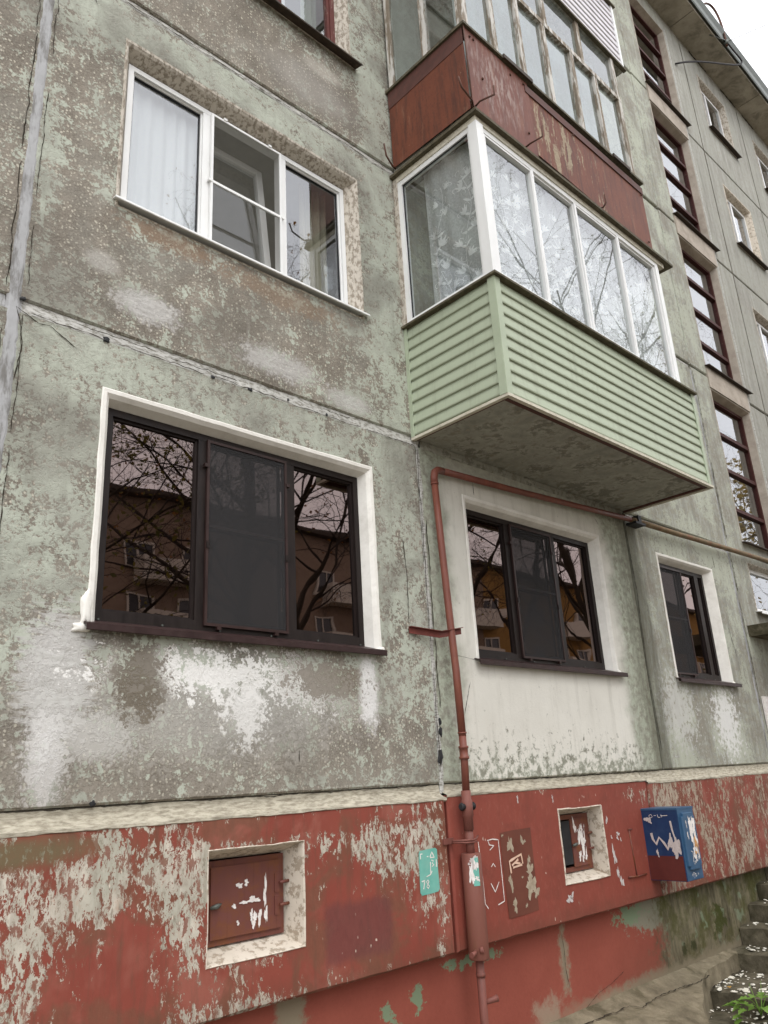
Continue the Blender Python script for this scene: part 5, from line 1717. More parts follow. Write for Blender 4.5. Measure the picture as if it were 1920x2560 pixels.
# ================================================================== GAS PIPE
def gas_pipe():
    y = -.095
    root = empty("gas_pipe", (4.43, y, -4.4))
    root.matrix_world = Matrix.Translation((0, 0, 0))
    tag(root, "red-painted gas pipe climbing the wall and turning along under the balcony", "pipe")
    ps = [(4.428, -.135, -2.36), (4.43, -.125, -1.9), (4.43, -.105, -1.5), (4.43, -.08, -.9), (4.43, -.06, -.40)]
    tube("riser", ps, .028, 'gas_red', root, 18)
    el = [(4.43, -.06, -.40), (4.432, -.059, -.335), (4.445, -.059, -.29), (4.475, -.06, -.268), (4.54, -.06, -.262)]
    tube("elbow", el, .030, 'gas_red', root, 18)
    tube("weld_ring", [(4.43, -.061, -.405), (4.43, -.061, -.39)], .033, 'gas_red', root, 18)
    tube("run", [(4.54, -.06, -.262), (5.5, -.065, -.225), (6.5, -.07, -.175), (7.5, -.075, -.125)], .028, 'gas_red', root, 18)
    tube("run", [(7.5, -.075, -.125), (8.6, -.075, -.105), (9.8, -.078, -.075), (11.2, -.08, -.045), (13, -.08, -.02)], .030, 'gas_green', root, 18)
    tube("coupling", [(4.428, -.1355, -2.335), (4.428, -.1355, -2.345)], .033, 'gas_red', root, 18)
    tube("union", [(4.428, -.136, -2.43), (4.428, -.136, -2.445), (4.428, -.136, -2.448), (4.428, -.135, -2.50), (4.428, -.135, -2.503), (4.428, -.135, -2.52)], .04, 'gas_red', root, 18, [.036, .036, .031, .031, .037, .036])
    tube("riser", [(4.428, -.135, -2.36), (4.428, -.135, -2.52), (4.43, -.125, -2.74)], .027, 'gas_red', root, 18)
    tube("valve_body", [(4.43, -.122, -2.73), (4.43, -.122, -2.79), (4.43, -.122, -2.795), (4.43, -.122, -2.90), (4.43, -.122, -2.905), (4.43, -.122, -2.99)], .036, 'gas_pink', root, 18, [.034, .034, .040, .040, .034, .034])
    for s in (-1, 1):
        tube("valve_bolt", [(4.43 + s * .036, -.125, -2.835), (4.43 + s * .055, -.125, -2.835), (4.43 + s * .06, -.125, -2.835), (4.43 + s * .072, -.125, -2.835)], .03, 'tar', root, 12, [.020, .020, .028, .018])
    tube("riser", [(4.43, -.12, -2.98), (4.43, -.12, -3.16)], .029, 'gas_pink', root, 18)
    tube("sleeve", [(4.43, -.122, -3.135), (4.43, -.122, -3.14), (4.43, -.121, -3.775), (4.43, -.121, -3.782)], .068, 'gas_sleeve', root, 28, [.063, .068, .068, .063])
    tube("riser", [(4.43, -.12, -3.70), (4.43, -.119, -4.2), (4.432, -.118, -4.75)], .027, 'gas_pink', root, 18)
    tube("riser_joint", [(4.43, -.12, -3.86), (4.43, -.12, -3.885)], .031, 'gas_pink', root, 18)
    tube("stub", [(4.45, -.13, -4.03), (4.50, -.15, -4.025), (4.53, -.16, -4.02)], .02, 'gas_pink', root, 14, [.016, .018, .022])
    tube("drain_tap", [(4.415, -.12, -3.72), (4.345, -.16, -3.73), (4.30, -.17, -3.735)], .016, 'gas_pink', root, 12, [.014, .013, .018])
    tube("drain_nut", [(4.39, -.165, -3.722), (4.405, -.185, -3.718)], .022, 'gas_pink', root, 6)
    # straps
    boxes("wall_strap", [(4.23, 4.33, -.064, -.050, -3.068, -3.03)], 'gas_pink', root, .003)
    tube("strap_wire", [(4.31, -.07, -3.05), (4.38, -.14, -3.05), (4.43, -.158, -3.052), (4.48, -.14, -3.045), (4.53, -.11, -3.035)], .007, 'gas_pink', root, 8)
    tube("strap_wire", [(4.31, -.07, -3.06), (4.38, -.145, -3.066), (4.43, -.16, -3.066), (4.47, -.15, -3.062)], .006, 'gas_pink', root, 8)
    # angle-iron bracket, bent in the middle
    for (p, q) in (((4.075, -.012, -1.60), (4.33, -.075, -1.625)), ((4.33, -.075, -1.625), (4.50, -.142, -1.595))):
        P, Q = Vector(p), Vector(q)
        v, f = [], []
        for e in (P, Q):
            for (dy, dz) in ((0, .022), (-.028, .022), (-.028, .017), (-.004, .017), (-.004, -.028), (0, -.028)):
                v.append((e.x, e.y + dy, e.z + dz))
        f = [(k, (k + 1) % 6, (k + 1) % 6 + 6, k + 6) for k in range(6)] + [tuple(range(5, -1, -1)), tuple(range(6, 12))]
        pydata("bracket_arm", v, f, MT['rail_brown'] if False else 'gas_bracket', root)
    # clamp of the horizontal run
    boxes("run_clamp", [(7.52, 7.72, -.13, -.006, -.175, -.150), (7.60, 7.66, -.12, -.03, -.1495, -.07)], 'tar', root, .004)
    return root
MT['gas_sleeve'] = mat_paint("faded_sleeve_paint", (112, 68, 60), (132, 84, 72), 0.6, 5, 0.5, (124, 88, 64), 0.3, 0.35)
MT['gas_bracket'] = mat_paint("bracket_paint", (92, 44, 38), (112, 56, 48), 0.55, 14, 0.3, (70, 40, 34))
GP = gas_pipe()
# labels pasted on the sleeve
def sleeve_map(u, v, r=.0695):      # u = angle from the camera-facing direction, metres along the skin
    a = math.radians(-125) + u / r
    return (4.43 + r * math.cos(a), -.1215 + r * math.sin(a), v)
st = flat_polys("sleeve_label", [[(-.012 + .045 * (i / 6), -3.335 + .175 * j) for i, j in ((0, 0), (1, 0), (2, 0), (3, 0), (4, 0), (5, 0), (6, 0), (6, 1), (5, 1), (4, 1), (3, 1), (2, 1), (1, 1), (0, 1))]],
                sleeve_map, 'teal', GP)
flat_polys("paper_scrap", [blob_v(-.022, -3.26, .014, .07, 3, 16, .4), blob_v(.012, -3.21, .012, .03, 4, 14, .5), blob_v(.012, -3.29, .018, .012, 5, 14, .6)], lambda u, v: sleeve_map(u, v, .0712), 'paper', GP)
flat_polys("paper_scrap", [blob_v(-.005, -3.19, .035, .03, 6, 20, .5)], lambda u, v: sleeve_map(u, v, .0700), 'paper_grey', GP)


# ================================================================== MARKS ON THE PLINTH
def on_plinth(y):
    return lambda u, v: (u, y, v)
# teal stencil with hand-written marks
ts = flat_polys("painted_mark", [[(3.99, -3.10), (4.0, -3.085), (4.08, -3.08), (4.15, -3.078), (4.168, -3.09), (4.165, -3.2), (4.17, -3.33), (4.155, -3.345), (4.08, -3.35), (4.0, -3.352), (3.985, -3.335), (3.988, -3.2)]],
                on_plinth(-.0530), 'teal')
tag(ts, "teal painted rectangle with white numbers left of the pipe", "mark")
pl = []
for k, pts in enumerate(([(4.005, -3.135), (4.005, -3.105), (4.025, -3.105)], [(4.065, -3.125), (4.08, -3.125)], [(4.095, -3.13), (4.115, -3.10), (4.135, -3.135), (4.095, -3.133)],
                         [(4.105, -3.15), (4.125, -3.155), (4.112, -3.17), (4.128, -3.18), (4.108, -3.19)], [(4.138, -3.19), (4.139, -3.188)], [(4.152, -3.15), (4.152, -3.195)],
                         [(4.095, -3.16), (4.09, -3.235)], [(4.05, -3.245), (4.09, -3.235), (4.105, -3.215)],
                         [(4.0, -3.27), (4.03, -3.265), (4.015, -3.315)],
                         [(4.055, -3.29), (4.045, -3.275), (4.06, -3.265), (4.068, -3.277), (4.055, -3.29), (4.045, -3.305), (4.058, -3.315), (4.07, -3.303), (4.055, -3.29)])):
    pl.append(stroke(pts, .007, k))
flat_pieces("written_digit", pl, on_plinth(-.0536), 'chalk', ts)
# brown poster remains
pb = flat_polys("poster_remains", [[(4.85, -3.04), (5.0, -3.033), (5.22, -3.03), (5.222, -3.3), (5.222, -3.6), (5.05, -3.608), (4.868, -3.61), (4.855, -3.3)]], on_plinth(-.0490), 'poster_brown')
tag(pb, "brown rectangle of old poster with torn spots on the red plinth", "poster")
flat_pieces("torn_spot", [blob_v(*q, 80 + i, 16, .45) for i, q in enumerate([(4.955, -3.135, .028, .055), (5.10, -3.11, .016, .03), (5.13, -3.12, .01, .014), (4.925, -3.38, .02, .05), (4.95, -3.535, .025, .04), (5.16, -3.25, .014, .03), (5.155, -3.34, .04, .06), (5.15, -3.43, .05, .07), (5.21, -3.47, .03, .04), (5.08, -3.55, .012, .014), (5.06, -3.36, .008, .008), (4.87, -3.06, .01, .008)])],
           on_plinth(-.0495), 'glue_concrete', pb)
pl = []
for k, pts in enumerate(([(4.935, -3.32), (4.925, -3.24), (5.0, -3.22), (5.07, -3.205), (5.08, -3.27)], [(4.95, -3.27), (5.03, -3.235)], [(4.96, -3.285), (5.07, -3.275)], [(4.985, -3.255), (5.05, -3.265)])):
    pl.append(stroke(pts, .016, 40 + k))
flat_pieces("paper_scrap", pl, on_plinth(-.0530), mat_paint("peach_paper", (206, 168, 144), (228, 198, 176), 0.9), pb)
# white glue outline left by another poster
pl = []
for k, pts in enumerate(([(4.70, -3.08), (4.76, -3.075), (4.825, -3.085), (4.83, -3.3), (4.832, -3.49), (4.76, -3.505)], [(4.71, -3.085), (4.72, -3.11), (4.77, -3.12), (4.72, -3.145)], [(4.70, -3.36), (4.74, -3.42), (4.79, -3.36)],
                         [(4.72, -3.255), (4.745, -3.235), (4.765, -3.26)], [(4.60, -3.08), (4.615, -3.3), (4.62, -3.48), (4.65, -3.515)])):
    pl.append(stroke(pts, .007, 60 + k))
gl = empty("glue_outline", (0, 0, 0))
flat_pieces("glue_line", pl, on_plinth(-.0490), 'chalk', gl)
tag(gl, "white glue outline of a missing poster right of the pipe sleeve", "mark")
# torn scraps beside the second hatch
sp = tag(flat_polys("paper_scraps", [blob_v(*q, 130 + i, 12, .5) for i, q in enumerate([(6.335, -3.33, .022, .06), (6.36, -3.47, .014, .05), (6.40, -3.54, .02, .035), (6.42, -3.2, .012, .02), (6.44, -3.17, .02, .014), (6.47, -3.22, .01, .012), (6.33, -3.19, .01, .012), (6.29, -3.05, .012, .03), (5.62, -3.58, .03, .03), (5.66, -3.56, .02, .02), (5.1, -2.82, .01, .02), (5.55, -2.84, .008, .025)])],
                    on_plinth(-.0492), 'paper_grey'), "scattered scraps of torn paper beside the ajar hatch", "paper", None, "stuff")
# thin painted rod with foot on the wall left of the blue box
rod = tube("wall_rod", [(6.62, -.050, -3.15), (6.645, -.051, -3.525)], .006, 'hatch')
tag(rod, "thin red-painted rod with a crosspiece left of the blue box", "rod")
tube("crosspiece", [(6.50, -.056, -3.52), (6.64, -.06, -3.528), (6.80, -.056, -3.525)], .006, 'hatch', rod)
tube("crosspiece", [(6.60, -.056, -3.15), (6.66, -.056, -3.152)], .005, 'hatch', rod)


# ================================================================== BLUE BOX
def blue_box():
    x0, x1, ya, yb, z0, z1 = 6.875, 7.168, -.388, -.046, -3.585, -3.012
    bm = bmesh.new()
    box_bm(bm, x0, x1, ya, yb, z0, z1)
    o = from_bm("utility_box", bm, 'blue', None, .006)
    tag(o, "blue metal utility box with torn paper hung on the red plinth", "utility box")
    box("lid", x0 - .004, x1 + .004, ya - .006, yb, z1 + .0005, z1 + .016, 'blue_light', o, .004)
    bm = bmesh.new()
    box_bm(bm, x0 + .03, x1 - .03, ya - .024, ya - .0005, z0 + .085, z1 - .03)
    es = [e for e in bm.edges if abs(e.verts[0].co.y - e.verts[1].co.y) > .01]
    bmesh.ops.bevel(bm, geom=es, offset=.03, segments=4, affect='EDGES')
    from_bm("door", bm, 'blue_light', o, .004)
    box("front_plate", x0 + .004, x1 - .003, ya - .0035, ya - .0003, z0 + .004, z1 - .002, 'blue_light', o)
    # maroon band painted on the lower part of the side
    box("maroon_band", x0 - .0022, x0 - .0004, ya + .006, yb - .004, z0 + .004, z0 + .20, 'box_red', o)
    left = lambda u, v: (x0 - .0038, ya + u, v)      # u from the front edge to the wall
    D = yb - ya
    pol = [blob_v(*q, 160 + i, 18, .4) for i, q in enumerate([(.285, -3.09, .028, .028), (.045, -3.32, .03, .075), (.075, -3.30, .035, .06), (.10, -3.27, .02, .05), (.235, -3.36, .01, .03)])]
    for k, pts in enumerate(([(.072, -3.10), (.066, -3.17), (.052, -3.24), (.05, -3.3)], [(.27, -3.20), (.262, -3.25), (.235, -3.29), (.20, -3.235), (.16, -3.28), (.13, -3.33), (.10, -3.25)], [(.02, -3.27), (.012, -3.36)], [(.05, -3.38), (.075, -3.36)])):
        pol.append(stroke(pts, (.016, .022, .006, .02)[k], 170 + k))
    flat_pieces("torn_paper", pol, left, 'paper_grey', o, (-1, 0, 0))
    pol = []
    for k, pts in enumerate(([(.27, -3.055), (.245, -3.045), (.235, -3.065), (.255, -3.075), (.27, -3.06)], [(.22, -3.055), (.20, -3.055)], [(.185, -3.045), (.18, -3.07), (.16, -3.07)], [(.15, -3.045), (.145, -3.07)], [(.155, -3.058), (.09, -3.055)])):
        pol.append(stroke(pts, .004, 180 + k))
    flat_pieces("scratched_mark", pol, left, 'chalk', o, (-1, 0, 0))
    fr = lambda u, v: (x0 + u, ya - .0256, v)
    pol = [blob_v(*q, 200 + i, 18, .55) for i, q in enumerate([(.145, -3.12, .018, .05), (.20, -3.12, .03, .04), (.155, -3.2, .035, .06), (.20, -3.18, .03, .05), (.175, -3.27, .04, .05), (.22, -3.25, .02, .06), (.17, -3.33, .03, .035), (.21, -3.35, .022, .05), (.16, -3.40, .02, .03), (.085, -3.13, .006, .03), (.085, -3.22, .007, .04)])]
    for k, pts in enumerate(([(.12, -3.46), (.14, -3.43), (.15, -3.45), (.17, -3.415), (.18, -3.44), (.21, -3.40), (.225, -3.43)], [(.09, -3.35), (.12, -3.36), (.11, -3.44)])):
        pol.append(stroke(pts, .006, 220 + k))
    flat_pieces("torn_paper", pol, fr, 'paper', o)
    flat_pieces("torn_paper", [blob_v(*q, 230 + i, 16, .6) for i, q in enumerate([(.19, -3.29, .025, .03), (.22, -3.33, .012, .03), (.17, -3.37, .012, .02)])], lambda u, v: (x0 + u, ya - .0322, v), mat_paint("orange_paper", (180, 120, 60), (206, 160, 110), .9), o)
    fr2 = lambda u, v: (x0 + u, ya - .0046, v)
    pol = []
    for k, pts in enumerate(([(.09, -3.545), (.11, -3.53), (.10, -3.555)], [(.115, -3.525), (.14, -3.53), (.125, -3.57)], [(.13, -3.54), (.16, -3.535), (.15, -3.56), (.17, -3.55)], [(.19, -3.535), (.205, -3.54), (.20, -3.55)])):
        pol.append(stroke(pts, .004, 240 + k))
    flat_pieces("scratched_mark", pol, fr2, 'chalk', o)
    return o
blue_box()


# ================================================================== ROOF CABLES
sb = empty("roof_cable_bracket", (13.6, -.58, 10.9))
sb.matrix_world = Matrix.Translation((0, 0, 0))
tag(sb, "cable standard bent over the eave at the top right", "bracket")
tube("standpipe", bez([(13.56, -.58, 10.80), (13.60, -.58, 11.35), (13.75, -.55, 12.0), (13.35, -.5, 12.05), (12.95, -.46, 11.45)], 16), .022, 'iron', sb, 10)
tube("stay", [(13.10, -.45, 10.86), (13.55, -.58, 10.93)], .016, 'metal_grey', sb, 8)
tube("insulator", [(13.56, -.58, 10.84), (13.56, -.60, 10.93)], .035, 'metal_grey', sb, 10)
cb = tube("power_cable", bez([(12.20, -.012, 9.82), (12.7, -.22, 10.15), (13.4, -.45, 10.38), (14.35, -.66, 10.62), (14.55, -.68, 10.95), (13.9, -.62, 10.70), (13.57, -.60, 10.88)], 26), .017, 'cable', None, 10)
tag(cb, "thick dark cable sagging from the wall to the roof edge", "cable")
wr = tube("overhead_wire", [(13.57, -.6, 10.9), (16.6, -6, 12.05), (20, -12, 13.6)], .006, 'cable', None, 6)
tag(wr, "thin overhead wire leaving the roof bracket across the sky", "wire")


# ================================================================== ENTRANCE STEPS
def steps():
    root = empty("entrance_steps", (8.5, -.6, GROUND))
    root.matrix_world = Matrix.Translation((0, 0, 0))
    tag(root, "worn concrete entrance steps at the lower right corner", "steps")
    xs = [7.52, 8.33, 8.62, 8.90, 9.18, 9.46, 12.6]
    zs = [-4.55, -4.38, -4.21, -4.04, -3.88, -3.72]
    for i in range(6):
        bm = bmesh.new()
        nx, ny = (10, 16)
        x0, x1 = xs[i], (xs[i + 1] + .06 if i < 5 else xs[6])
        top = {}
        for a in range(nx + 1):
            for b in range(ny + 1):
                x = x0 + (x1 - x0) * a / nx
                y = .055 - 1.75 * b / ny
                wear = -.012 * math.exp(-((x - x0) / .05) ** 2) * (1 + VN(y * 6, i))
                top[a, b] = bm.verts.new((x - (.018 * VN(y * 7, i * 5) if a == 0 else 0), y, zs[i] + wear + .006 * VN(x * 6, y * 6 + i)))
        for a in range(nx):
            for b in range(ny):
                bm.faces.new((top[a, b], top[a, b + 1], top[a + 1, b + 1], top[a + 1, b]))
        bot = {}
        for b in range(ny + 1):
            bot[b] = bm.verts.new((x0 + .012, .055 - 1.75 * b / ny, (zs[i - 1] - .05) if i else GROUND - .05))
        for b in range(ny):
            bm.faces.new((top[0, b], bot[b], bot[b + 1], top[0, b + 1]))
        lo = [bm.verts.new((x0 + (x1 - x0) * a / nx, .055 - 1.75, GROUND - .05)) for a in range(nx + 1)]
        for a in range(nx):
            bm.faces.new((top[a, ny], lo[a], lo[a + 1], top[a + 1, ny]))
        bmesh.ops.recalc_face_normals(bm, faces=bm.faces)
        from_bm("step", bm, 'steps', root)
    # chips of white paint lying on the treads
    rgc = random.Random(5)
    V, F = [], []
    def chip(x, y, z, s):
        n = rgc.randint(5, 7)
        o = len(V)
        an = rgc.uniform(0, 6)
        el = rgc.uniform(1, 2.4)
        for lvl in (0, 1):
            for k in range(n):
                t = 2 * math.pi * k / n
                r = s * rgc.uniform(.6, 1.2)
                a, b = r * el * math.cos(t), r * math.sin(t)
                V.append((x + a * math.cos(an) - b * math.sin(an), y + a * math.sin(an) + b * math.cos(an), z + lvl * min(.008, s * .5) + rgc.uniform(0, .003)))
        F.append(tuple(o + n + k for k in range(n)))
        for k in range(n):
            F.append((o + k, o + (k + 1) % n, o + n + (k + 1) % n, o + n + k))
    for (x0, x1, z, n) in ((7.53, 8.3, -4.545, 210), (8.36, 8.60, -4.375, 46), (8.65, 8.88, -4.205, 46), (8.93, 9.16, -4.035, 40), (9.2, 9.44, -3.875, 30)):
        for _ in range(n):
            y = -.02 - 1.2 * rgc.random() ** 1.2
            chip(rgc.uniform(x0, x1), y, z, rgc.choice((.004, .005, .006, .008, .01, .012, .02)))
    for _ in range(70):
        chip(rgc.uniform(7.15, 7.52), rgc.uniform(-.9, -.15), -4.665, rgc.choice((.004, .006, .008, .012)))
    o = pydata("paint_chips", V, F, 'chips')
    tag(o, "white paint chips scattered over the concrete steps", "paint chips", None, "stuff")
steps()
# earth shoulder between apron and steps
bm = bmesh.new()
gx, gy_ = 14, 14
vv_ = {}
for a in range(gx + 1):
    for b in range(gy_ + 1):
        x = 6.6 + 1.0 * a / gx
        y = .02 - 1.8 * b / gy_
        z = -4.69 + .03 * VN(x * 4, y * 4) - .10 * max(0, (.3 - (x - 6.6))) / .3 - .05 * max(0, b - 10) / 4 - (.16 if a == 0 or b == gy_ else 0)
        vv_[a, b] = bm.verts.new((x, y, z))
for a in range(gx):
    for b in range(gy_):
        bm.faces.new((vv_[a, b], vv_[a, b + 1], vv_[a + 1, b + 1], vv_[a + 1, b]))
bmesh.ops.recalc_face_normals(bm, faces=bm.faces)
tag(from_bm("ground_mound", bm, 'steps', None, smooth=True), kind='structure')


# ---- weed and fallen leaf
def leaf_poly(s):
    """lobed leaf outline, tip along +u"""
    q = [(0, 0), (.12, .16), (.10, .34), (.30, .26), (.34, .46), (.52, .28), (.66, .34), (.78, .16), (1.0, 0)]
    return [(a * s, b * s) for a, b in q] + [(a * s, -b * s) for a, b in q[-2:0:-1]]


def weed():
    root = empty("leafy_weed", (7.30, -.62, -4.60))
    tag(root, "fresh green leafy weed at the bottom right corner", "plant")
    rgw = random.Random(12)
    for s in range(5):
        a = rgw.uniform(0, 6.28)
        P = [Vector((0, 0, -.03)), Vector((.05 * math.cos(a), .05 * math.sin(a), .06)), Vector((.12 * math.cos(a), .12 * math.sin(a), .12 + .02 * s))]
        tube("stem", P, .004, 'leaf_green', root, 6, [.005, .004, .002])
    for k in range(24):
        s = rgw.uniform(.08, .13)
        a = rgw.uniform(0, 6.28)
        rr = rgw.uniform(.01, .20)
        c = Vector((rr * math.cos(a), rr * math.sin(a), rgw.uniform(.0, .12) - .25 * rr))
        dirn = Vector((math.cos(a), math.sin(a), rgw.uniform(-.3, .4))).normalized()
        sidev = dirn.cross(Vector((0, 0, 1))).normalized()
        nrm = sidev.cross(dirn)
        poly = leaf_poly(s)
        v, f = [tuple(c + dirn * s * .4)], []
        for (u, w) in poly:
            v.append(tuple(c + dirn * u + sidev * w + nrm * (-.6 * (u / s) ** 2 * s * .4 + abs(w) * .35)))
        n = len(poly)
        f = [(0, 1 + i, 1 + (i + 1) % n) for i in range(n)]
        pydata("leaf", v, f, 'leaf_green', root)
weed()
for i, (x, y, z, s, a, lab) in enumerate(((7.60, -.24, -4.535, .05, .7, "yellow fallen leaf on the lowest step near the weed"), (4.50, -.07, -2.748, .035, .1, "small yellow leaf lying on the ledge beside the pipe"))):
    poly = leaf_poly(s)
    v = [(x + .4 * s * math.cos(a), y + .4 * s * math.sin(a), z + .01)]
    for (u, w) in poly:
        v.append((x + u * math.cos(a) - w * math.sin(a), y + u * math.sin(a) + w * math.cos(a), z + .006 + abs(w) * .4))
    n = len(poly)
    o = pydata("fallen_leaf", v, [(0, 1 + k, 1 + (k + 1) % n) for k in range(n)], 'leaf_fallen')
    tag(o, lab, "leaf")


# ================================================================== ACROSS THE YARD (seen mirrored in the panes)
def opposite():
    Y = -30.0
    root = empty("opposite_building", (35, Y, GROUND))
    root.matrix_world = Matrix.Translation((0, 0, 0))
    tag(root, "ochre five-storey block across the yard, mirrored in the brown windows", "building")
    box("wall", 2, 42, Y - 10, Y, GROUND, 11.2, 'opp_wall', root)
    box("wall", 42.02, 80, Y - 10, Y, GROUND, 11.2, 'opp_yellow', root)
    box("roof", 1, 81, Y - 10.4, Y + .6, 11.2, 11.45, 'sill_dark', root)
    fm = pm = None
    bm_ = None
    first = True
    i = 0
    x = 5.0
    while x < 78:
        bal = (i % 4) in (1, 2)
        for k in range(5):
            zc = -2.7 + 2.7 * k + .2
            if fm is None:
                fo = boxes("window", frame_boxes(-.7, .7, -.72, .72, .09, .03, .10) + [(-.04, .04, .03, .10, -.63, .63)], 'opp_white', root)
                po = box("window_pane", -.66, .66, .015, .04, -.68, .68, 'opp_glass', fo)
                fm, pm = fo.data, po.data
                fo.location = (x, Y, zc)
            else:
                fo = bpy.data.objects.new("window", fm)
                fo.parent = root
                fo.location = (x, Y, zc)
                COL.objects.link(fo)
                po = bpy.data.objects.new("window_pane", pm)
                po.parent = fo
                COL.objects.link(po)
            if k > 0 and (i % 4) == 0:
                if bm_ is None:
                    bo = boxes("balcony", [(-.2, 3.1, .02, 1.0, -1.35, -1.2), (-.2, 3.1, .94, 1.0, -1.1995, -.2), (-.2, -.14, .02, .94, -1.1995, -.2), (3.04, 3.1, .02, .94, -1.1995, -.2)], 'opp_white', root)
                    bm_ = bo.data
                    bo.location = (x, Y, zc)
                else:
                    bo = bpy.data.objects.new("balcony", bm_)
                    bo.parent = root
                    bo.location = (x, Y, zc)
                    COL.objects.link(bo)
        x += 2.9
        i += 1
opposite()


def quick_mesh(name, V, F, mat, parent, smooth=False):
    """V (n,3) float array, F (m,4) int array"""
    me = bpy.data.meshes.new(name)
    V = np.asarray(V, np.float32)
    F = np.asarray(F, np.int32)
    me.vertices.add(len(V))
    me.vertices.foreach_set('co', V.ravel())
    me.loops.add(F.size)
    me.loops.foreach_set('vertex_index', F.ravel())
    me.polygons.add(len(F))
    me.polygons.foreach_set('loop_start', np.arange(0, F.size, F.shape[1], dtype=np.int32))
    me.polygons.foreach_set('loop_total', np.full(len(F), F.shape[1], dtype=np.int32))
    if smooth:
        me.polygons.foreach_set('use_smooth', np.ones(len(F), dtype=bool))
    me.update(calc_edges=True)
    return link(name, me, mat, parent)


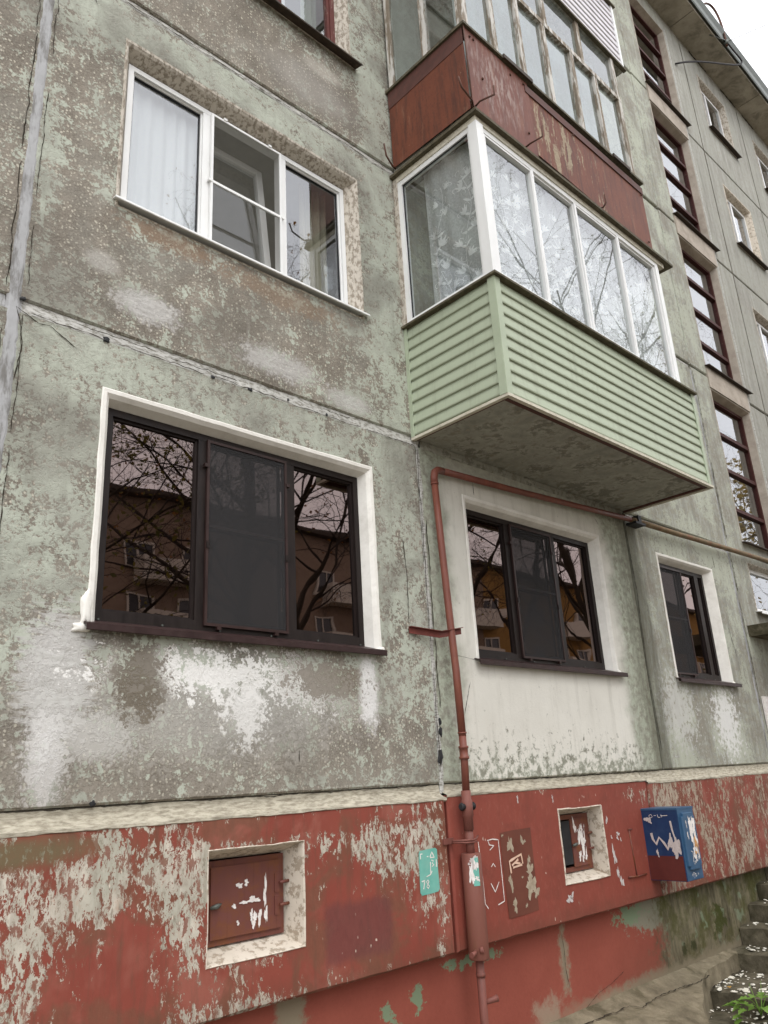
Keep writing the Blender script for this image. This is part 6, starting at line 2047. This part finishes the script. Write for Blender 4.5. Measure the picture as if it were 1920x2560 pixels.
def make_tree(name, seed, height, r0, levels, nb, spread, droop, leaf_mat, n_leaf, leaf_s, fork=0.35, label="", loc=(0, 0)):
    rg = np.random.default_rng(seed)
    def unit(d): return d / (np.linalg.norm(d, axis=-1, keepdims=True) + 1e-9)
    P = np.zeros((1, 3)); D = np.array([[0, 0, 1.0]]); L = np.array([height]); R = np.array([r0])
    curves = []
    for lev in range(levels + 1):
        n = 6 if lev < 2 else 4
        C = [P]; rad = [R]; d = D
        for i in range(n):
            d = d + rg.normal(0, .10 + .05 * lev, d.shape)
            d[:, 2] += (-droop * lev * .12) if lev >= 2 else .04
            d = unit(d)
            C.append(C[-1] + d * (L / n)[:, None])
            rad.append(R * (1 - .75 * (i + 1) / n))
        C = np.stack(C, 1); rad = np.stack(rad, 1)
        curves.append((lev, C, rad))
        if lev == levels:
            break
        m = nb[lev]
        t = rg.uniform(fork if lev == 0 else .15, 1.0, (len(P), m))
        k = np.minimum((t * n).astype(int), n - 1)
        f = (t * n - k)
        idx = np.arange(len(P))[:, None]
        pp = C[idx, k] * (1 - f)[..., None] + C[idx, k + 1] * f[..., None]
        rr = rad[idx, k] * (1 - f) + rad[idx, k + 1] * f
        az = rg.uniform(0, 2 * math.pi, t.shape)
        ax = np.stack([np.cos(az), np.sin(az), rg.uniform(.1, .8, t.shape)], -1)
        dd = unit(d[:, None, :] * .55 + ax * spread)
        LL = L[:, None] * rg.uniform(.38, .6, t.shape) * (1.15 - .4 * t)
        P, D, L, R = pp.reshape(-1, 3), dd.reshape(-1, 3), LL.ravel(), np.maximum(rr.ravel() * .55, .003)

    def mesh(sel, sides):
        VV, FF, base = [], [], 0
        for lev, C, rad in curves:
            if not sel(lev):
                continue
            T = np.empty_like(C)
            T[:, 1:-1] = C[:, 2:] - C[:, :-2]; T[:, 0] = C[:, 1] - C[:, 0]; T[:, -1] = C[:, -1] - C[:, -2]
            T = unit(T)
            ref = np.where(np.abs(T[..., 2:3]) < .9, np.array([.3, .2, .93]), np.array([1.0, 0, 0]))
            a = unit(np.cross(T, ref)); b_ = np.cross(T, a)
            th = 2 * math.pi * np.arange(sides) / sides
            V = C[:, :, None, :] + (a[:, :, None, :] * np.cos(th)[:, None] + b_[:, :, None, :] * np.sin(th)[:, None]) * np.maximum(rad, .0022)[:, :, None, None]
            S_, n1 = C.shape[:2]
            ids = base + np.arange(S_ * n1 * sides).reshape(S_, n1, sides)
            nx = np.roll(ids, -1, 2)
            FF.append(np.stack([ids[:, :-1], nx[:, :-1], nx[:, 1:], ids[:, 1:]], -1).reshape(-1, 4))
            VV.append(V.reshape(-1, 3)); base += S_ * n1 * sides
        return np.concatenate(VV), np.concatenate(FF)
    root = empty(name, (loc[0], loc[1], GROUND))
    tag(root, label, "tree", "trees in the yard")
    V, F = mesh(lambda l: l <= 1, 8)
    quick_mesh("trunk", V, F, 'bark', root, True)
    V, F = mesh(lambda l: l > 1, 3)
    quick_mesh("crown", V, F, 'twig', root)
    tips = np.concatenate([C[:, 1:].reshape(-1, 3) for lev, C, r in curves if lev >= levels - 1])
    p = tips[rg.integers(len(tips), size=n_leaf)] + rg.normal(0, .05, (n_leaf, 3))
    a = unit(rg.normal(0, 1, (n_leaf, 3))); b_ = unit(np.cross(a, rg.normal(0, 1, (n_leaf, 3))))
    sz = (leaf_s * rg.uniform(.6, 1.3, n_leaf))[:, None]
    V = np.stack([p - a * sz, p + b_ * sz * .6, p + a * sz, p - b_ * sz * .6], 1).reshape(-1, 3)
    lv = quick_mesh("foliage", V, np.arange(n_leaf * 4).reshape(-1, 4), leaf_mat, root)
    lv['kind'] = 'stuff'
    return root

make_tree("yard_tree", 1, 13.0, .20, 4, [12, 7, 6, 5], .9, .5, 'leaf_rust', 1100, .05, .35, "bare tree with few rust leaves mirrored in the large brown window's screen", (10.6, -12))
make_tree("yard_tree", 2, 14.0, .22, 4, [12, 7, 6, 5], .8, .6, 'leaf_rust', 900, .05, .3, "taller bare tree mirrored in the right pane of the large brown window", (13.1, -12.4))
make_tree("yard_tree", 3, 15.5, .26, 4, [14, 8, 6, 5], .8, .6, 'leaf_rust', 1500, .05, .3, "thick-stemmed bare tree mirrored in the window below the balcony", (20.6, -12))
make_tree("birch_tree", 4, 17.0, .13, 4, [18, 7, 5, 4], .55, 1.2, 'leaf_olive', 900, .035, .22, "tall bare birch mirrored in the balcony glazing", (19.3, -7.0))
make_tree("birch_tree", 5, 13.5, .10, 4, [13, 6, 5, 4], .5, 1.2, 'leaf_olive', 900, .035, .22, "slimmer bare birch behind the tall one, mirrored in the balcony glazing", (21.5, -8.2))
make_tree("maple_tree", 6, 12.5, .2, 4, [16, 8, 6, 4], .8, .4, 'leaf_yellow', 9000, .085, .3, "yellow-leaved tree mirrored in the stairwell windows", (27.5, -6.2))
make_tree("yard_tree", 8, 9.0, .10, 3, [14, 8, 6], .7, .3, 'leaf_olive', 2500, .05, .3, "slim leafy tree mirrored in the white window", (5.6, -6.8))

build_ground()
